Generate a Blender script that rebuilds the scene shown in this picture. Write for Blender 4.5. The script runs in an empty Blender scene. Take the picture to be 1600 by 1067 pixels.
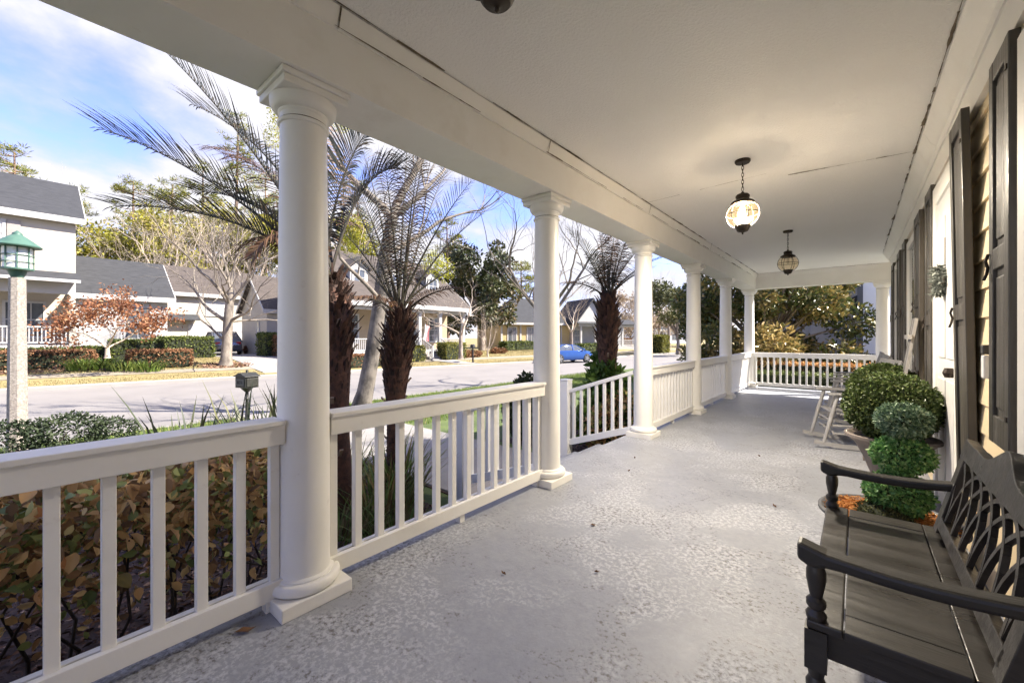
import bpy, bmesh, math, random
import numpy as np
from mathutils import Vector, Matrix

# ------------------------------------------------------------------ camera, sky, sun, exposure
S = bpy.context.scene
COL = S.collection
EYE = 1.246
cam_d = bpy.data.cameras.new('camera'); cam = bpy.data.objects.new('camera', cam_d); COL.objects.link(cam)
cam.location = (0, 0, EYE); cam.rotation_euler = (math.pi/2, 0, math.atan(538/640))
cam_d.sensor_width = 36; cam_d.lens = 14.4; cam_d.shift_y = -6.5/1600
cam_d.clip_start = 0.05; cam_d.clip_end = 2000
S.camera = cam

SUN_EL = math.radians(44); SUN_AZ = math.atan2(.80, .60)
sun_dir = Vector((math.cos(SUN_EL)*math.sin(SUN_AZ), math.cos(SUN_EL)*math.cos(SUN_AZ), math.sin(SUN_EL)))
sl = bpy.data.lights.new('sun', 'SUN'); sl.energy = 2.0; sl.angle = math.radians(0.6); sl.color = (1, .93, .82)
so = bpy.data.objects.new('sun', sl); COL.objects.link(so)
so.rotation_euler = (-sun_dir).to_track_quat('-Z', 'Y').to_euler()

W = bpy.data.worlds.new('World'); S.world = W; W.use_nodes = True
nt = W.node_tree; nt.nodes.clear()
def wn(t, **k):
    n = nt.nodes.new(t)
    for a, b in k.items(): setattr(n, a, b)
    return n
wo = wn('ShaderNodeOutputWorld'); bg = wn('ShaderNodeBackground'); bg.inputs[1].default_value = .095
sky = wn('ShaderNodeTexSky', sky_type='NISHITA', sun_disc=False)
sky.sun_elevation = SUN_EL; sky.sun_rotation = SUN_AZ; sky.air_density = 1.0; sky.dust_density = .05; sky.ozone_density = 3.0
tc = wn('ShaderNodeTexCoord'); sep = wn('ShaderNodeSeparateXYZ')
nt.links.new(tc.outputs['Generated'], sep.inputs[0])
zc = wn('ShaderNodeMath', operation='MAXIMUM'); zc.inputs[1].default_value = 0; nt.links.new(sep.outputs[2], zc.inputs[0])
za = wn('ShaderNodeMath', operation='ADD'); za.inputs[1].default_value = .22; nt.links.new(zc.outputs[0], za.inputs[0])
vd = wn('ShaderNodeVectorMath', operation='DIVIDE')
cz = wn('ShaderNodeCombineXYZ')
for i in range(3): nt.links.new(za.outputs[0], cz.inputs[i])
nt.links.new(tc.outputs['Generated'], vd.inputs[0]); nt.links.new(cz.outputs[0], vd.inputs[1])
mp = wn('ShaderNodeMapping'); mp.inputs['Location'].default_value = (3.1, 1.9, 0); nt.links.new(vd.outputs[0], mp.inputs[0])
nz = wn('ShaderNodeTexNoise'); nz.inputs['Scale'].default_value = 1.25; nz.inputs['Detail'].default_value = 9; nz.inputs['Roughness'].default_value = .56
nt.links.new(mp.outputs[0], nz.inputs['Vector'])
# more cloud low in the sky
lo = wn('ShaderNodeMapRange'); lo.inputs[1].default_value = 0; lo.inputs[2].default_value = .5; lo.inputs[3].default_value = .13; lo.inputs[4].default_value = 0.0
nt.links.new(sep.outputs[2], lo.inputs[0])
ad = wn('ShaderNodeMath', operation='ADD'); nt.links.new(nz.outputs['Fac'], ad.inputs[0]); nt.links.new(lo.outputs[0], ad.inputs[1])
cr = wn('ShaderNodeValToRGB'); cr.color_ramp.elements[0].position = .46; cr.color_ramp.elements[1].position = .60
nt.links.new(ad.outputs[0], cr.inputs[0])
cc = wn('ShaderNodeValToRGB'); cc.color_ramp.elements[0].position = .48; cc.color_ramp.elements[0].color = (.92, .94, 1.17, 1)
cc.color_ramp.elements[1].position = .8; cc.color_ramp.elements[1].color = (1.7, 1.66, 1.68, 1)
nt.links.new(ad.outputs[0], cc.inputs[0])
mx = wn('ShaderNodeMix', data_type='RGBA'); nt.links.new(cr.outputs[0], mx.inputs[0])
tint = wn('ShaderNodeMix', data_type='RGBA', blend_type='MULTIPLY'); tint.inputs[0].default_value = 1; tint.inputs[7].default_value = (.42,.375,.56,1); nt.links.new(sky.outputs[0], tint.inputs[6]); nt.links.new(tint.outputs[2], mx.inputs[6]); nt.links.new(cc.outputs[0], mx.inputs[7])
nt.links.new(mx.outputs[2], bg.inputs[0]); nt.links.new(bg.outputs[0], wo.inputs[0])
S.view_settings.view_transform = 'Standard'; S.view_settings.look = 'None'
S.view_settings.gamma = 1; S.view_settings.use_curve_mapping = False
S.view_settings.exposure = 3.1
S.render.engine = 'CYCLES'
S.cycles.use_denoising = True; S.cycles.use_adaptive_sampling = True; S.cycles.adaptive_threshold = .025; S.cycles.max_bounces = 6; S.cycles.diffuse_bounces = 4; S.cycles.transparent_max_bounces = 16
S.cycles.sample_clamp_indirect = 8

# ------------------------------------------------------------------ helpers
random.seed(7)
MATS = {}
def mat(name, c1, c2=None, scale=6.0, rough=.6, bump=0.0, bscale=None, metal=0.0, rnd=None, detail=6, mix=(.35, .65), dirt=None, stretch=None, spec=.5, rvar=0.0, island=None):
    """procedural material: noise mix of two colours, optional per-leaf ramp (rnd), dirt layer (colour, scale, lo, hi) and bump"""
    if name in MATS: return MATS[name]
    m = bpy.data.materials.new(name); m.use_nodes = True; t = m.node_tree; N = t.nodes; L = t.links
    b = N['Principled BSDF']; b.inputs['Roughness'].default_value = rough; b.inputs['Metallic'].default_value = metal
    b.inputs['Specular IOR Level'].default_value = spec
    co = N.new('ShaderNodeTexCoord'); vec = co.outputs['Object']
    if stretch:
        q = N.new('ShaderNodeMapping'); q.inputs['Scale'].default_value = stretch; L.new(vec, q.inputs[0]); vec = q.outputs[0]
    def noise(s, d=detail, ro=.6):
        n = N.new('ShaderNodeTexNoise'); n.inputs['Scale'].default_value = s; n.inputs['Detail'].default_value = d; n.inputs['Roughness'].default_value = ro
        L.new(vec, n.inputs['Vector']); return n.outputs['Fac']
    def ramp(fac, stops):
        r = N.new('ShaderNodeValToRGB'); e = r.color_ramp.elements
        while len(e) < len(stops): e.new(.5)
        for k, (p, c) in enumerate(stops): e[k].position = p; e[k].color = (*c, 1)
        L.new(fac, r.inputs[0]); return r.outputs[0]
    if rnd:
        src = N.new('ShaderNodeAttribute'); src.attribute_name = 'rnd'; f = src.outputs['Fac']
        if rnd == 'object':
            f = N.new('ShaderNodeObjectInfo').outputs['Random']
        col = ramp(f, c1)
    else:
        col = ramp(noise(scale), [(mix[0], c1), (mix[1], c2 or tuple(x*.86 for x in c1))])
    if island:
        g = N.new('ShaderNodeNewGeometry'); mm = N.new('ShaderNodeMapRange'); mm.inputs[3].default_value = 1-island; mm.inputs[4].default_value = 1+island
        L.new(g.outputs['Random Per Island'], mm.inputs[0])
        hv = N.new('ShaderNodeHueSaturation'); L.new(mm.outputs[0], hv.inputs['Value']); L.new(col, hv.inputs['Color']); col = hv.outputs[0]
    for dd in (dirt or []):
        dc, ds, dlo, dhi, amt = dd
        r = N.new('ShaderNodeMapRange'); r.inputs[1].default_value = dlo; r.inputs[2].default_value = dhi; r.inputs[4].default_value = amt
        L.new(noise(ds, 8, .62), r.inputs[0])
        k = N.new('ShaderNodeMix'); k.data_type = 'RGBA'; L.new(r.outputs[0], k.inputs[0]); L.new(col, k.inputs[6]); k.inputs[7].default_value = (*dc, 1); col = k.outputs[2]
    L.new(col, b.inputs['Base Color'])
    if rvar:
        r = N.new('ShaderNodeMapRange'); r.inputs[1].default_value = .3; r.inputs[2].default_value = .7; r.inputs[3].default_value = rough-rvar; r.inputs[4].default_value = rough+rvar
        L.new(noise(scale*1.7), r.inputs[0]); L.new(r.outputs[0], b.inputs['Roughness'])
    if bump:
        bp = N.new('ShaderNodeBump'); bp.inputs['Strength'].default_value = bump; bp.inputs['Distance'].default_value = .01
        L.new(noise(bscale or scale*4, 5), bp.inputs['Height']); L.new(bp.outputs[0], b.inputs['Normal'])
    MATS[name] = m; return m
def leafmat(name, stops, rough=.55, trans=.25, rnd='attr'):
    m = mat(name, stops, rnd=rnd, rough=rough, spec=.3)
    t = m.node_tree; b = t.nodes['Principled BSDF']; out = t.nodes['Material Output']
    tr = t.nodes.new('ShaderNodeBsdfTranslucent'); mxs = t.nodes.new('ShaderNodeMixShader'); mxs.inputs[0].default_value = trans
    src = b.inputs['Base Color'].links[0].from_socket
    t.links.new(src, tr.inputs[0]); t.links.new(b.outputs[0], mxs.inputs[1]); t.links.new(tr.outputs[0], mxs.inputs[2]); t.links.new(mxs.outputs[0], out.inputs[0])
    return m
def emat(name, col, strength):
    m = bpy.data.materials.new(name); m.use_nodes = True; b = m.node_tree.nodes['Principled BSDF']
    b.inputs['Base Color'].default_value = (*col, 1); b.inputs['Emission Color'].default_value = (*col, 1); b.inputs['Emission Strength'].default_value = strength
    MATS[name] = m; return m
def lampglass(name):
    """clear seeded globe: see-through, a faint sheen and a trace of amber scatter"""
    m = bpy.data.materials.new(name); m.use_nodes = True; t = m.node_tree; t.nodes.clear(); L = t.links
    o = t.nodes.new('ShaderNodeOutputMaterial'); tr = t.nodes.new('ShaderNodeBsdfTransparent'); tr.inputs[0].default_value = (.96,.88,.74,1)
    g = t.nodes.new('ShaderNodeBsdfGlossy'); g.inputs['Roughness'].default_value = .08; tl = t.nodes.new('ShaderNodeBsdfTranslucent'); tl.inputs[0].default_value = (.9,.62,.3,1)
    n = t.nodes.new('ShaderNodeTexNoise'); n.inputs['Scale'].default_value = 40; bp = t.nodes.new('ShaderNodeBump'); bp.inputs['Strength'].default_value = .4
    L.new(n.outputs['Fac'], bp.inputs['Height']); L.new(bp.outputs[0], g.inputs['Normal'])
    a = t.nodes.new('ShaderNodeMixShader'); a.inputs[0].default_value = .07; b = t.nodes.new('ShaderNodeMixShader'); b.inputs[0].default_value = .0016
    L.new(tr.outputs[0], a.inputs[1]); L.new(g.outputs[0], a.inputs[2]); L.new(a.outputs[0], b.inputs[1]); L.new(tl.outputs[0], b.inputs[2]); L.new(b.outputs[0], o.inputs[0])
    MATS[name] = m; return m
def glassmat(name, tint, alpha_mix, rough=.03):
    """thin pane: mostly see-through with a mirror-like reflection"""
    m = bpy.data.materials.new(name); m.use_nodes = True; t = m.node_tree; t.nodes.clear()
    o = t.nodes.new('ShaderNodeOutputMaterial'); tr = t.nodes.new('ShaderNodeBsdfTransparent'); tr.inputs[0].default_value = (*tint, 1)
    g = t.nodes.new('ShaderNodeBsdfPrincipled'); g.inputs['Base Color'].default_value = (*[x*.8 for x in tint], 1); g.inputs['Roughness'].default_value = rough
    k = t.nodes.new('ShaderNodeMixShader'); k.inputs[0].default_value = alpha_mix
    t.links.new(tr.outputs[0], k.inputs[1]); t.links.new(g.outputs[0], k.inputs[2]); t.links.new(k.outputs[0], o.inputs[0])
    MATS[name] = m; return m

class MB:
    def __init__(s): s.v = []; s.f = []
    def add(s, v, f):
        o = len(s.v); s.v.extend(v); s.f.extend([tuple(i+o for i in q) for q in f]); return s
    def box(s, x0, x1, y0, y1, z0, z1):
        x0, x1 = min(x0, x1), max(x0, x1); y0, y1 = min(y0, y1), max(y0, y1); z0, z1 = min(z0, z1), max(z0, z1)
        return s.add([(x0,y0,z0),(x1,y0,z0),(x1,y1,z0),(x0,y1,z0),(x0,y0,z1),(x1,y0,z1),(x1,y1,z1),(x0,y1,z1)],
              [(0,3,2,1),(4,5,6,7),(0,1,5,4),(1,2,6,5),(2,3,7,6),(3,0,4,7)])
    def obox(s, M, sx, sy, sz):
        a, b, c = sx/2, sy/2, sz/2
        v = [M @ Vector(p) for p in [(-a,-b,-c),(a,-b,-c),(a,b,-c),(-a,b,-c),(-a,-b,c),(a,-b,c),(a,b,c),(-a,b,c)]]
        return s.add([tuple(p) for p in v], [(0,3,2,1),(4,5,6,7),(0,1,5,4),(1,2,6,5),(2,3,7,6),(3,0,4,7)])
    def bar(s, p, q, w, h, up=(0,0,1)):
        p, q = Vector(p), Vector(q); t = (q-p); L = t.length; t.normalize(); u = Vector(up)
        sd = t.cross(u); 
        if sd.length < 1e-4: sd = Vector((1,0,0))
        sd.normalize(); n = sd.cross(t)
        M = Matrix((( sd.x, t.x, n.x, (p.x+q.x)/2), (sd.y, t.y, n.y, (p.y+q.y)/2), (sd.z, t.z, n.z, (p.z+q.z)/2), (0,0,0,1)))
        return s.obox(M, w, L, h)
    def tube(s, pts, rad, n=6, cap=True):
        pts = [Vector(p) for p in pts]; o = len(s.v); m = len(pts)
        if not hasattr(rad, '__len__'): rad = [rad]*m
        prev = None
        for i, p in enumerate(pts):
            t = (pts[min(i+1, m-1)]-pts[max(i-1, 0)])
            if t.length < 1e-9: t = Vector((0,0,1))
            t.normalize()
            if prev is None:
                a = Vector((1,0,0)) if abs(t.x) < .8 else Vector((0,1,0)); sd = t.cross(a).normalized()
            else:
                sd = prev - t*prev.dot(t)
                sd = sd.normalized() if sd.length > 1e-6 else t.orthogonal().normalized()
            prev = sd; nn = t.cross(sd)
            for k in range(n):
                g = 2*math.pi*k/n; c = p + (sd*math.cos(g)+nn*math.sin(g))*rad[i]; s.v.append((c.x, c.y, c.z))
        for i in range(m-1):
            for k in range(n):
                a = o+i*n+k; b = o+i*n+(k+1) % n; s.f.append((a, b, b+n, a+n))
        if cap:
            s.f.append(tuple(o+k for k in range(n))[::-1]); s.f.append(tuple(o+(m-1)*n+k for k in range(n)))
        return s
    def lathe(s, prof, n=24, c=(0,0,0), cap=True):
        o = len(s.v)
        for r, z in prof:
            for k in range(n):
                g = 2*math.pi*k/n; s.v.append((c[0]+r*math.cos(g), c[1]+r*math.sin(g), c[2]+z))
        for i in range(len(prof)-1):
            for k in range(n):
                a = o+i*n+k; b = o+i*n+(k+1) % n; s.f.append((a, b, b+n, a+n))
        if cap:
            s.f.append(tuple(o+k for k in range(n))[::-1]); s.f.append(tuple(o+(len(prof)-1)*n+k for k in range(n)))
        return s
    def prism(s, poly, y0, y1, ax='y'):
        """polygon given in (x,z) swept along y (ax='y'), in (y,z) along x, or in (x,y) along z"""
        n = len(poly)
        g = {'y': lambda p, d: (p[0], d, p[1]), 'x': lambda p, d: (d, p[0], p[1]), 'z': lambda p, d: (p[0], p[1], d)}[ax]
        v = [g(p, y0) for p in poly]+[g(p, y1) for p in poly]
        f = [tuple(range(n)), tuple(range(2*n-1, n-1, -1))]+[(i, i+n, (i+1) % n+n, (i+1) % n) for i in range(n)]
        return s.add(v, f)
    def build(s, name, m, parent=None, smooth=None, bevel=0, kind=None, loc=None, label=None):
        me = bpy.data.meshes.new(name); me.from_pydata([tuple(p) for p in s.v], [], s.f); me.update()
        bm = bmesh.new(); bm.from_mesh(me); bmesh.ops.recalc_face_normals(bm, faces=bm.faces); bm.to_mesh(me); bm.free()
        return link(name, me, m, parent, smooth, bevel, kind, loc, label)
def link(name, me, m, parent=None, smooth=None, bevel=0, kind=None, loc=None, label=None):
    o = bpy.data.objects.new(name, me); COL.objects.link(o)
    if m is not None and not len(me.materials): me.materials.append(m)
    if smooth:
        me.polygons.foreach_set('use_smooth', [True]*len(me.polygons)); me.set_sharp_from_angle(angle=math.radians(smooth))
    if bevel:
        b = o.modifiers.new('bevel', 'BEVEL'); b.width = bevel; b.segments = 2; b.limit_method = 'ANGLE'; b.angle_limit = .6
    if parent: o.parent = parent
    if kind: o['kind'] = kind
    if loc is not None: o.location = loc
    if label: o['label'] = label
    return o
def thing(name, label, cat, loc=(0,0,0), rz=0, group=None):
    o = bpy.data.objects.new(name, None); COL.objects.link(o); o.empty_display_size = .1
    o.location = loc; o.rotation_euler = (0, 0, rz)
    return tag(o, label, cat, group)
def tag(o, label, cat, group=None):
    o['label'] = label; o['category'] = cat
    if group: o['group'] = group
    return o
def copy_tree(o, parent=None):
    c = o.copy(); COL.objects.link(c); c.parent = parent
    for ch in list(o.children): copy_tree(ch, c)
    return c
def again(root, loc, rz=0, scale=None, label=None):
    c = copy_tree(root); c.location = loc; c.rotation_euler = (0, 0, rz)
    if scale: c.scale = scale if hasattr(scale, '__len__') else (scale,)*3
    if label: c['label'] = label
    return c
def np_mesh(name, V, F4, rnd=None):
    """fast mesh from an (n,3) vertex array and an (m,k) face array"""
    me = bpy.data.meshes.new(name); n, m, k = len(V), len(F4), F4.shape[1]
    me.vertices.add(n); me.vertices.foreach_set('co', np.asarray(V, np.float32).ravel())
    me.loops.add(m*k); me.loops.foreach_set('vertex_index', np.asarray(F4, np.int32).ravel())
    me.polygons.add(m); me.polygons.foreach_set('loop_start', np.arange(0, m*k, k, dtype=np.int32))
    try: me.polygons.foreach_set('loop_total', np.full(m, k, np.int32))
    except Exception: pass
    me.update(calc_edges=True)
    if rnd is not None:
        a = me.attributes.new('rnd', 'FLOAT', 'FACE'); a.data.foreach_set('value', np.asarray(rnd, np.float32))
    return me
def leaves(name, C, m, parent, size=(.05,.09), aspect=.5, seed=0, out=None, outw=.0, kind='stuff', rndshift=None, flat=0.0, fold=True, rounded=False):
    """leaf blades at the points C: folded pointed blades of two quads"""
    r = np.random.default_rng(seed); C = np.asarray(C, float); n = len(C)
    d = r.normal(size=(n,3)); d /= np.linalg.norm(d, axis=1)[:,None]
    if out is not None: d = d*(1-outw)+out*outw; d /= np.linalg.norm(d, axis=1)[:,None]+1e-9
    if flat: d[:,2] *= (1-flat); d /= np.linalg.norm(d, axis=1)[:,None]+1e-9
    e = r.normal(size=(n,3)); e -= d*np.sum(e*d,1)[:,None]; e /= np.linalg.norm(e, axis=1)[:,None]+1e-9
    nn = np.cross(d, e); L = r.uniform(*size, n)[:,None]; w = L*aspect*.5
    if rounded:   # six-cornered blade folded along the midrib, tip curled a little
        cl = r.uniform(-.25,.12,(n,1))
        V = np.stack([C, C+d*L*.28+e*w*.92+nn*w*.3, C+d*L*.66+e*w*.86+nn*w*(.35+cl), C+d*L+nn*L*cl, C+d*L*.66-e*w*.86+nn*w*(.35+cl), C+d*L*.28-e*w*.92+nn*w*.3], 1).reshape(-1,3)
        i = np.arange(n)*6; F = np.concatenate([np.stack([i,i+1,i+2,i+3],1), np.stack([i,i+3,i+4,i+5],1)])
        rv = r.random(n); rv = rv if rndshift is None else np.clip(rv*.5+rndshift*.5,0,1)
        return link(name, np_mesh(name, V, F, np.concatenate([rv,rv])), m, parent, kind=kind)
    V = np.stack([C, C+d*L*.45+e*w+nn*w*.35, C+d*L, C+d*L*.45-e*w+nn*w*.35], 1).reshape(-1,3)
    i = np.arange(n)*4
    F = np.stack([i,i+1,i+2,i+3],1)
    if fold:
        F = np.concatenate([np.stack([i,i+1,i+2],1), np.stack([i,i+2,i+3],1)])
        rv = r.random(n); rv = rv if rndshift is None else np.clip(rv*.5+rndshift*.5,0,1); rr = np.concatenate([rv,rv])
    else:
        rr = r.random(n) if rndshift is None else np.clip(r.random(n)*.5+rndshift*.5,0,1)
    return link(name, np_mesh(name, V, F, rr), m, parent, kind=kind)
def in_ellipsoids(E, n, rng, shell=.55):
    """points spread in a list of ellipsoids (cx,cy,cz,rx,ry,rz), more near their surface"""
    E = np.array(E, float); vol = E[:,3]*E[:,4]*E[:,5]; k = rng.choice(len(E), n, p=vol**.7/np.sum(vol**.7))
    d = rng.normal(size=(n,3)); d /= np.linalg.norm(d, axis=1)[:,None]
    rad = (shell+(1-shell)*rng.random(n))**.8
    return E[k,:3]+d*E[k,3:]*rad[:,None], d, k
def smoothstep(a, b, x):
    t = min(max((x-a)/(b-a), 0), 1); return t*t*(3-2*t)

# ------------------------------------------------------------------ materials
white = mat('white_paint', (.85,.83,.79), (.82,.80,.755), 3, .42, .05, 60, dirt=[((.50,.42,.30), 2.2, .60, .82, .30), ((.42,.35,.26), 16, .64, .80, .28), ((.60,.55,.47), .8, .45, .75, .25)])
whitec = mat('white_vinyl', (.80,.80,.80), (.76,.76,.77), 3, .4)
trimw = mat('far_white_trim', (.42,.41,.395), (.39,.38,.365), 2, .6)
ceilm = mat('ceiling_plaster', (.86,.84,.81), (.84,.82,.785), .8, .62, .75, 60, dirt=[((.66,.60,.52), .7, .55, .8, .18)])
joint_brown = mat('joint_brown', (.10,.075,.05), (.20,.16,.11), 9, .9)
siding = mat('siding_paint', (.76,.62,.40), (.71,.57,.37), 2, .55, .12, 40, stretch=(1,.15,1))
shut = mat('shutter_paint', (.045,.040,.036), (.085,.076,.066), 5, .38, .5, 30, stretch=(1,1,.1), rvar=.1)
blackw = mat('bench_paint', (.016,.014,.0125), (.036,.030,.025), 7, .36, .35, 22, stretch=(.12,1,1), rvar=.1, dirt=[((.14,.11,.09), 11, .68, .76, .5)])
iron = mat('black_iron', (.03,.024,.02), (.055,.04,.03), 14, .5, .2, 60, metal=.6)
bulb = emat('lamp_bulb', (1,.70,.36), 5)
globe = lampglass('seeded_glass')
pane = mat('window_glass', (.055,.065,.075), (.11,.12,.135), 1.5, .06, spec=.8)
paneb = mat('window_blind', (.55,.54,.52), (.46,.45,.44), 2, .25)
gw = mat('rocker_paint', (.37,.36,.352), (.30,.29,.285), 8, .55, .15, 60)
bark = mat('grey_bark', (.33,.28,.23), (.16,.125,.10), 9, .9, .8, 26, stretch=(1,1,.35))
palebark = mat('pale_bark', (.26,.222,.18), (.12,.10,.08), 6, .9, .7, 20, stretch=(1,1,.4))
mottled = mat('mottled_bark', (.17,.147,.123), (.045,.038,.032), 3.2, .9, .9, 18, mix=(.42,.60), stretch=(1,1,.55), dirt=[((.06,.05,.042), 9, .58, .72, .7)])
twig = mat('twig_bark', (.46,.38,.30), (.33,.27,.21), 4, .9)
pinebark = mat('pine_bark', (.24,.16,.115), (.13,.085,.06), 5, .95, .8, 12)
boot = mat('palm_fibre', (.075,.033,.02), (.03,.016,.012), 16, .85, .9, 40, island=.55)
conc = mat('pale_concrete', (.30,.277,.255), (.26,.24,.22), 1.2, .9, .3, 40, dirt=[((.30,.27,.24), .6, .55, .8, .35)])
road_m = mat('road_concrete', (.21,.195,.182), (.185,.171,.161), .7, .88, .25, 35, dirt=[((.13,.12,.112), .35, .52, .8, .3), ((.20,.186,.175), 3, .6, .75, .35)])
mulch_m = mat('mulch_soil', (.075,.045,.035), (.035,.022,.018), 14, .95, .9, 40)
roof_m = mat('grey_shingle', (.042,.043,.047), (.022,.023,.026), 5, .9, .7, 12, stretch=(1,.5,5))
roofb_m = mat('brown_shingle', (.085,.068,.058), (.048,.039,.034), 5, .9, .7, 12, stretch=(1,.5,5))
cream = mat('cream_stucco', (.43,.39,.325), (.40,.36,.30), 1.5, .8)
tan = mat('tan_siding', (.36,.28,.185), (.33,.26,.17), 1.5, .75, .25, 6, stretch=(.05,.05,6))
yellow = mat('yellow_siding', (.46,.345,.165), (.43,.32,.15), 1.5, .75, .2, 6, stretch=(.05,.05,6))
bluew = mat('pale_blue_stucco', (.80,.83,.88), (.76,.79,.84), 1.5, .8)
darkshut = mat('slate_shutter', (.10,.11,.13), (.08,.09,.105), 3, .6)
greyshut = mat('taupe_shutter', (.30,.27,.25), (.26,.235,.215), 3, .6)
rubber = mat('tyre_rubber', (.02,.02,.02), (.028,.028,.028), 12, .8)
alloy = mat('alloy_wheel', (.55,.55,.57), (.45,.45,.47), 5, .35, metal=.8)
lawn_m = mat('green_lawn', (.085,.115,.03), (.05,.075,.02), 2.5, .95, .8, 30)
dry_m = mat('dormant_lawn', (.28,.22,.095), (.20,.165,.065), 1.3, .95, .8, 25, dirt=[((.16,.16,.05), .5, .52, .75, .6)])

# the painted porch floor: trowelled blue grey coating worn through in patches, a little gloss left
def floor_material():
    m = bpy.data.materials.new('porch_floor_coating'); m.use_nodes = True; t = m.node_tree; N, L = t.nodes, t.links
    b = N['Principled BSDF']; co = N.new('ShaderNodeTexCoord').outputs['Object']
    def noise(s, d=6, r=.6, dist=0):
        n = N.new('ShaderNodeTexNoise'); n.inputs['Scale'].default_value = s; n.inputs['Detail'].default_value = d; n.inputs['Roughness'].default_value = r; n.inputs['Distortion'].default_value = dist
        L.new(co, n.inputs['Vector']); return n.outputs['Fac']
    def rng(f, a, b_, c, d):
        r = N.new('ShaderNodeMapRange'); r.inputs[1].default_value = a; r.inputs[2].default_value = b_; r.inputs[3].default_value = c; r.inputs[4].default_value = d; L.new(f, r.inputs[0]); return r.outputs[0]
    def mixc(f, a, c):
        k = N.new('ShaderNodeMix'); k.data_type = 'RGBA'; L.new(f, k.inputs[0])
        if isinstance(a, tuple): k.inputs[6].default_value = (*a, 1)
        else: L.new(a, k.inputs[6])
        k.inputs[7].default_value = (*c, 1); return k.outputs[2]
    def mul(a, c):
        q = N.new('ShaderNodeMath'); q.operation = 'MULTIPLY'; L.new(a, q.inputs[0]); L.new(c, q.inputs[1]); return q.outputs[0]
    trowel = noise(46, 6, .68, .2); fine = noise(120, 3); blot = noise(1.25, 6, .62, .5); blot2 = noise(2.3, 7, .68, .9)
    col = mixc(rng(noise(.9, 4), .35, .65, 0, 1), (.265,.277,.315), (.305,.314,.34))
    col = mixc(rng(noise(17, 6, .7), .38, .62, 0, .35), col, (.38,.39,.425))
    col = mixc(mul(rng(trowel, .48, .58, 0, .82), rng(blot, .47, .57, .04, 1)), col, (.53,.54,.57))
    col = mixc(mul(rng(trowel, .46, .39, 0, .85), rng(blot2, .50, .57, 0, 1)), col, (.12,.108,.092))
    col = mixc(mul(rng(fine, .58, .68, 0, .45), rng(blot2, .35, .6, .25, 1)), col, (.19,.18,.175))
    L.new(col, b.inputs['Base Color'])
    L.new(rng(blot, .35, .65, .38, .58), b.inputs['Roughness']); b.inputs['Specular IOR Level'].default_value = .5
    bp = N.new('ShaderNodeBump'); bp.inputs['Strength'].default_value = .5; bp.inputs['Distance'].default_value = .004
    L.new(trowel, bp.inputs['Height']); L.new(bp.outputs[0], b.inputs['Normal'])
    return m
floor_m = floor_material()

# ------------------------------------------------------------------ ground, road, walks
FAR = [(-60,-26.5),(-30,-24.5),(-.5,-22.2),(6.8,-21.0),(14.4,-19.9),(23.5,-18.2),(40,-16.4),(59,-15),(120,-11),(260,-2)]
NEAR = [(-60,-11.5),(-30,-10.8),(-.5,-10.4),(6.8,-10.4),(14.4,-10.3),(23.5,-9.6),(40,-7.6),(59,-5.2),(120,-.5),(260,9)]
def lerp_x(T, y):
    for (a, xa), (b, xb) in zip(T, T[1:]):
        if a <= y <= b: return xa+(xb-xa)*(y-a)/(b-a)
    return T[0][1] if y < T[0][0] else T[-1][1]
YARD, ROAD = -.5, -.65
def ground_z(x, y):
    fx, nx = lerp_x(FAR, y), lerp_x(NEAR, y)
    if x >= nx: return YARD
    if x > fx: return ROAD-.05
    return -.5+.5*smoothstep(0, 8, fx-x)
ys = [-60,-45,-30,-22,-15,-10,-5,-2.5,0,2,4,5,6,7,8,9,10,12,14,16,18,20,22,24,26,28,30,33,36,40,45,50,55,60,70,80,95,110,140,180,260,420]
def strip(name, f0, f1, zf, m, n=6, extra=(), kind='structure'):
    b = MB()
    for y in ys:
        a, c = f0(y), f1(y)
        for k in range(n+1):
            x = a+(c-a)*k/n; b.v.append((x, y, zf(x, y)))
    w = n+1
    for i in range(len(ys)-1):
        for k in range(n): b.f.append((i*w+k, i*w+k+1, (i+1)*w+k+1, (i+1)*w+k))
    return b.build(name, m, kind=kind, smooth=40)
strip('road', lambda y: lerp_x(FAR, y)+.0, lambda y: lerp_x(NEAR, y), lambda x, y: ROAD, road_m, 2)
strip('yard', lambda y: lerp_x(NEAR, y)+.15, lambda y: 120, lambda x, y: YARD, lawn_m, 3)
strip('far_lawn', lambda y: lerp_x(FAR, y)-14, lambda y: lerp_x(FAR, y)-.15, lambda x, y: ground_z(x, y), dry_m, 14)
strip('ground', lambda y: -500, lambda y: lerp_x(FAR, y)-14, lambda x, y: 0, dry_m, 2)
def kerb(name, T, s):
    b = MB()
    for i, y in enumerate(ys):
        x = lerp_x(T, y)
        for dx, z in ((0, ROAD-.03), (0, -.53), (.03*s, -.495), (.15*s, -.49), (.15*s, ROAD-.03)): b.v.append((x+dx, y, z))
    for i in range(len(ys)-1):
        for k in range(4): b.f.append((i*5+k, i*5+k+1, (i+1)*5+k+1, (i+1)*5+k))
    g = b.build(name, conc, kind='structure', smooth=30)
kerb('kerb_far', FAR, -1); kerb('kerb_near', NEAR, 1)
def ribbon(name, off0, off1, y0, y1, lift, m):
    b = MB(); yy = np.linspace(y0, y1, 40)
    for y in yy:
        for o in (off0, off1):
            x = lerp_x(FAR, y)-o; b.v.append((x, y, ground_z(x, y)+lift))
    for i in range(39): b.f.append((2*i, 2*i+1, 2*i+3, 2*i+2))
    return b.build(name, m, kind='structure')
ribbon('pavement_far', 2.5, 3.5, -30, 70, .02, mat('worn_pavement', (.27,.23,.17), (.23,.195,.145), 1.5, .9, .3, 30))
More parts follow.
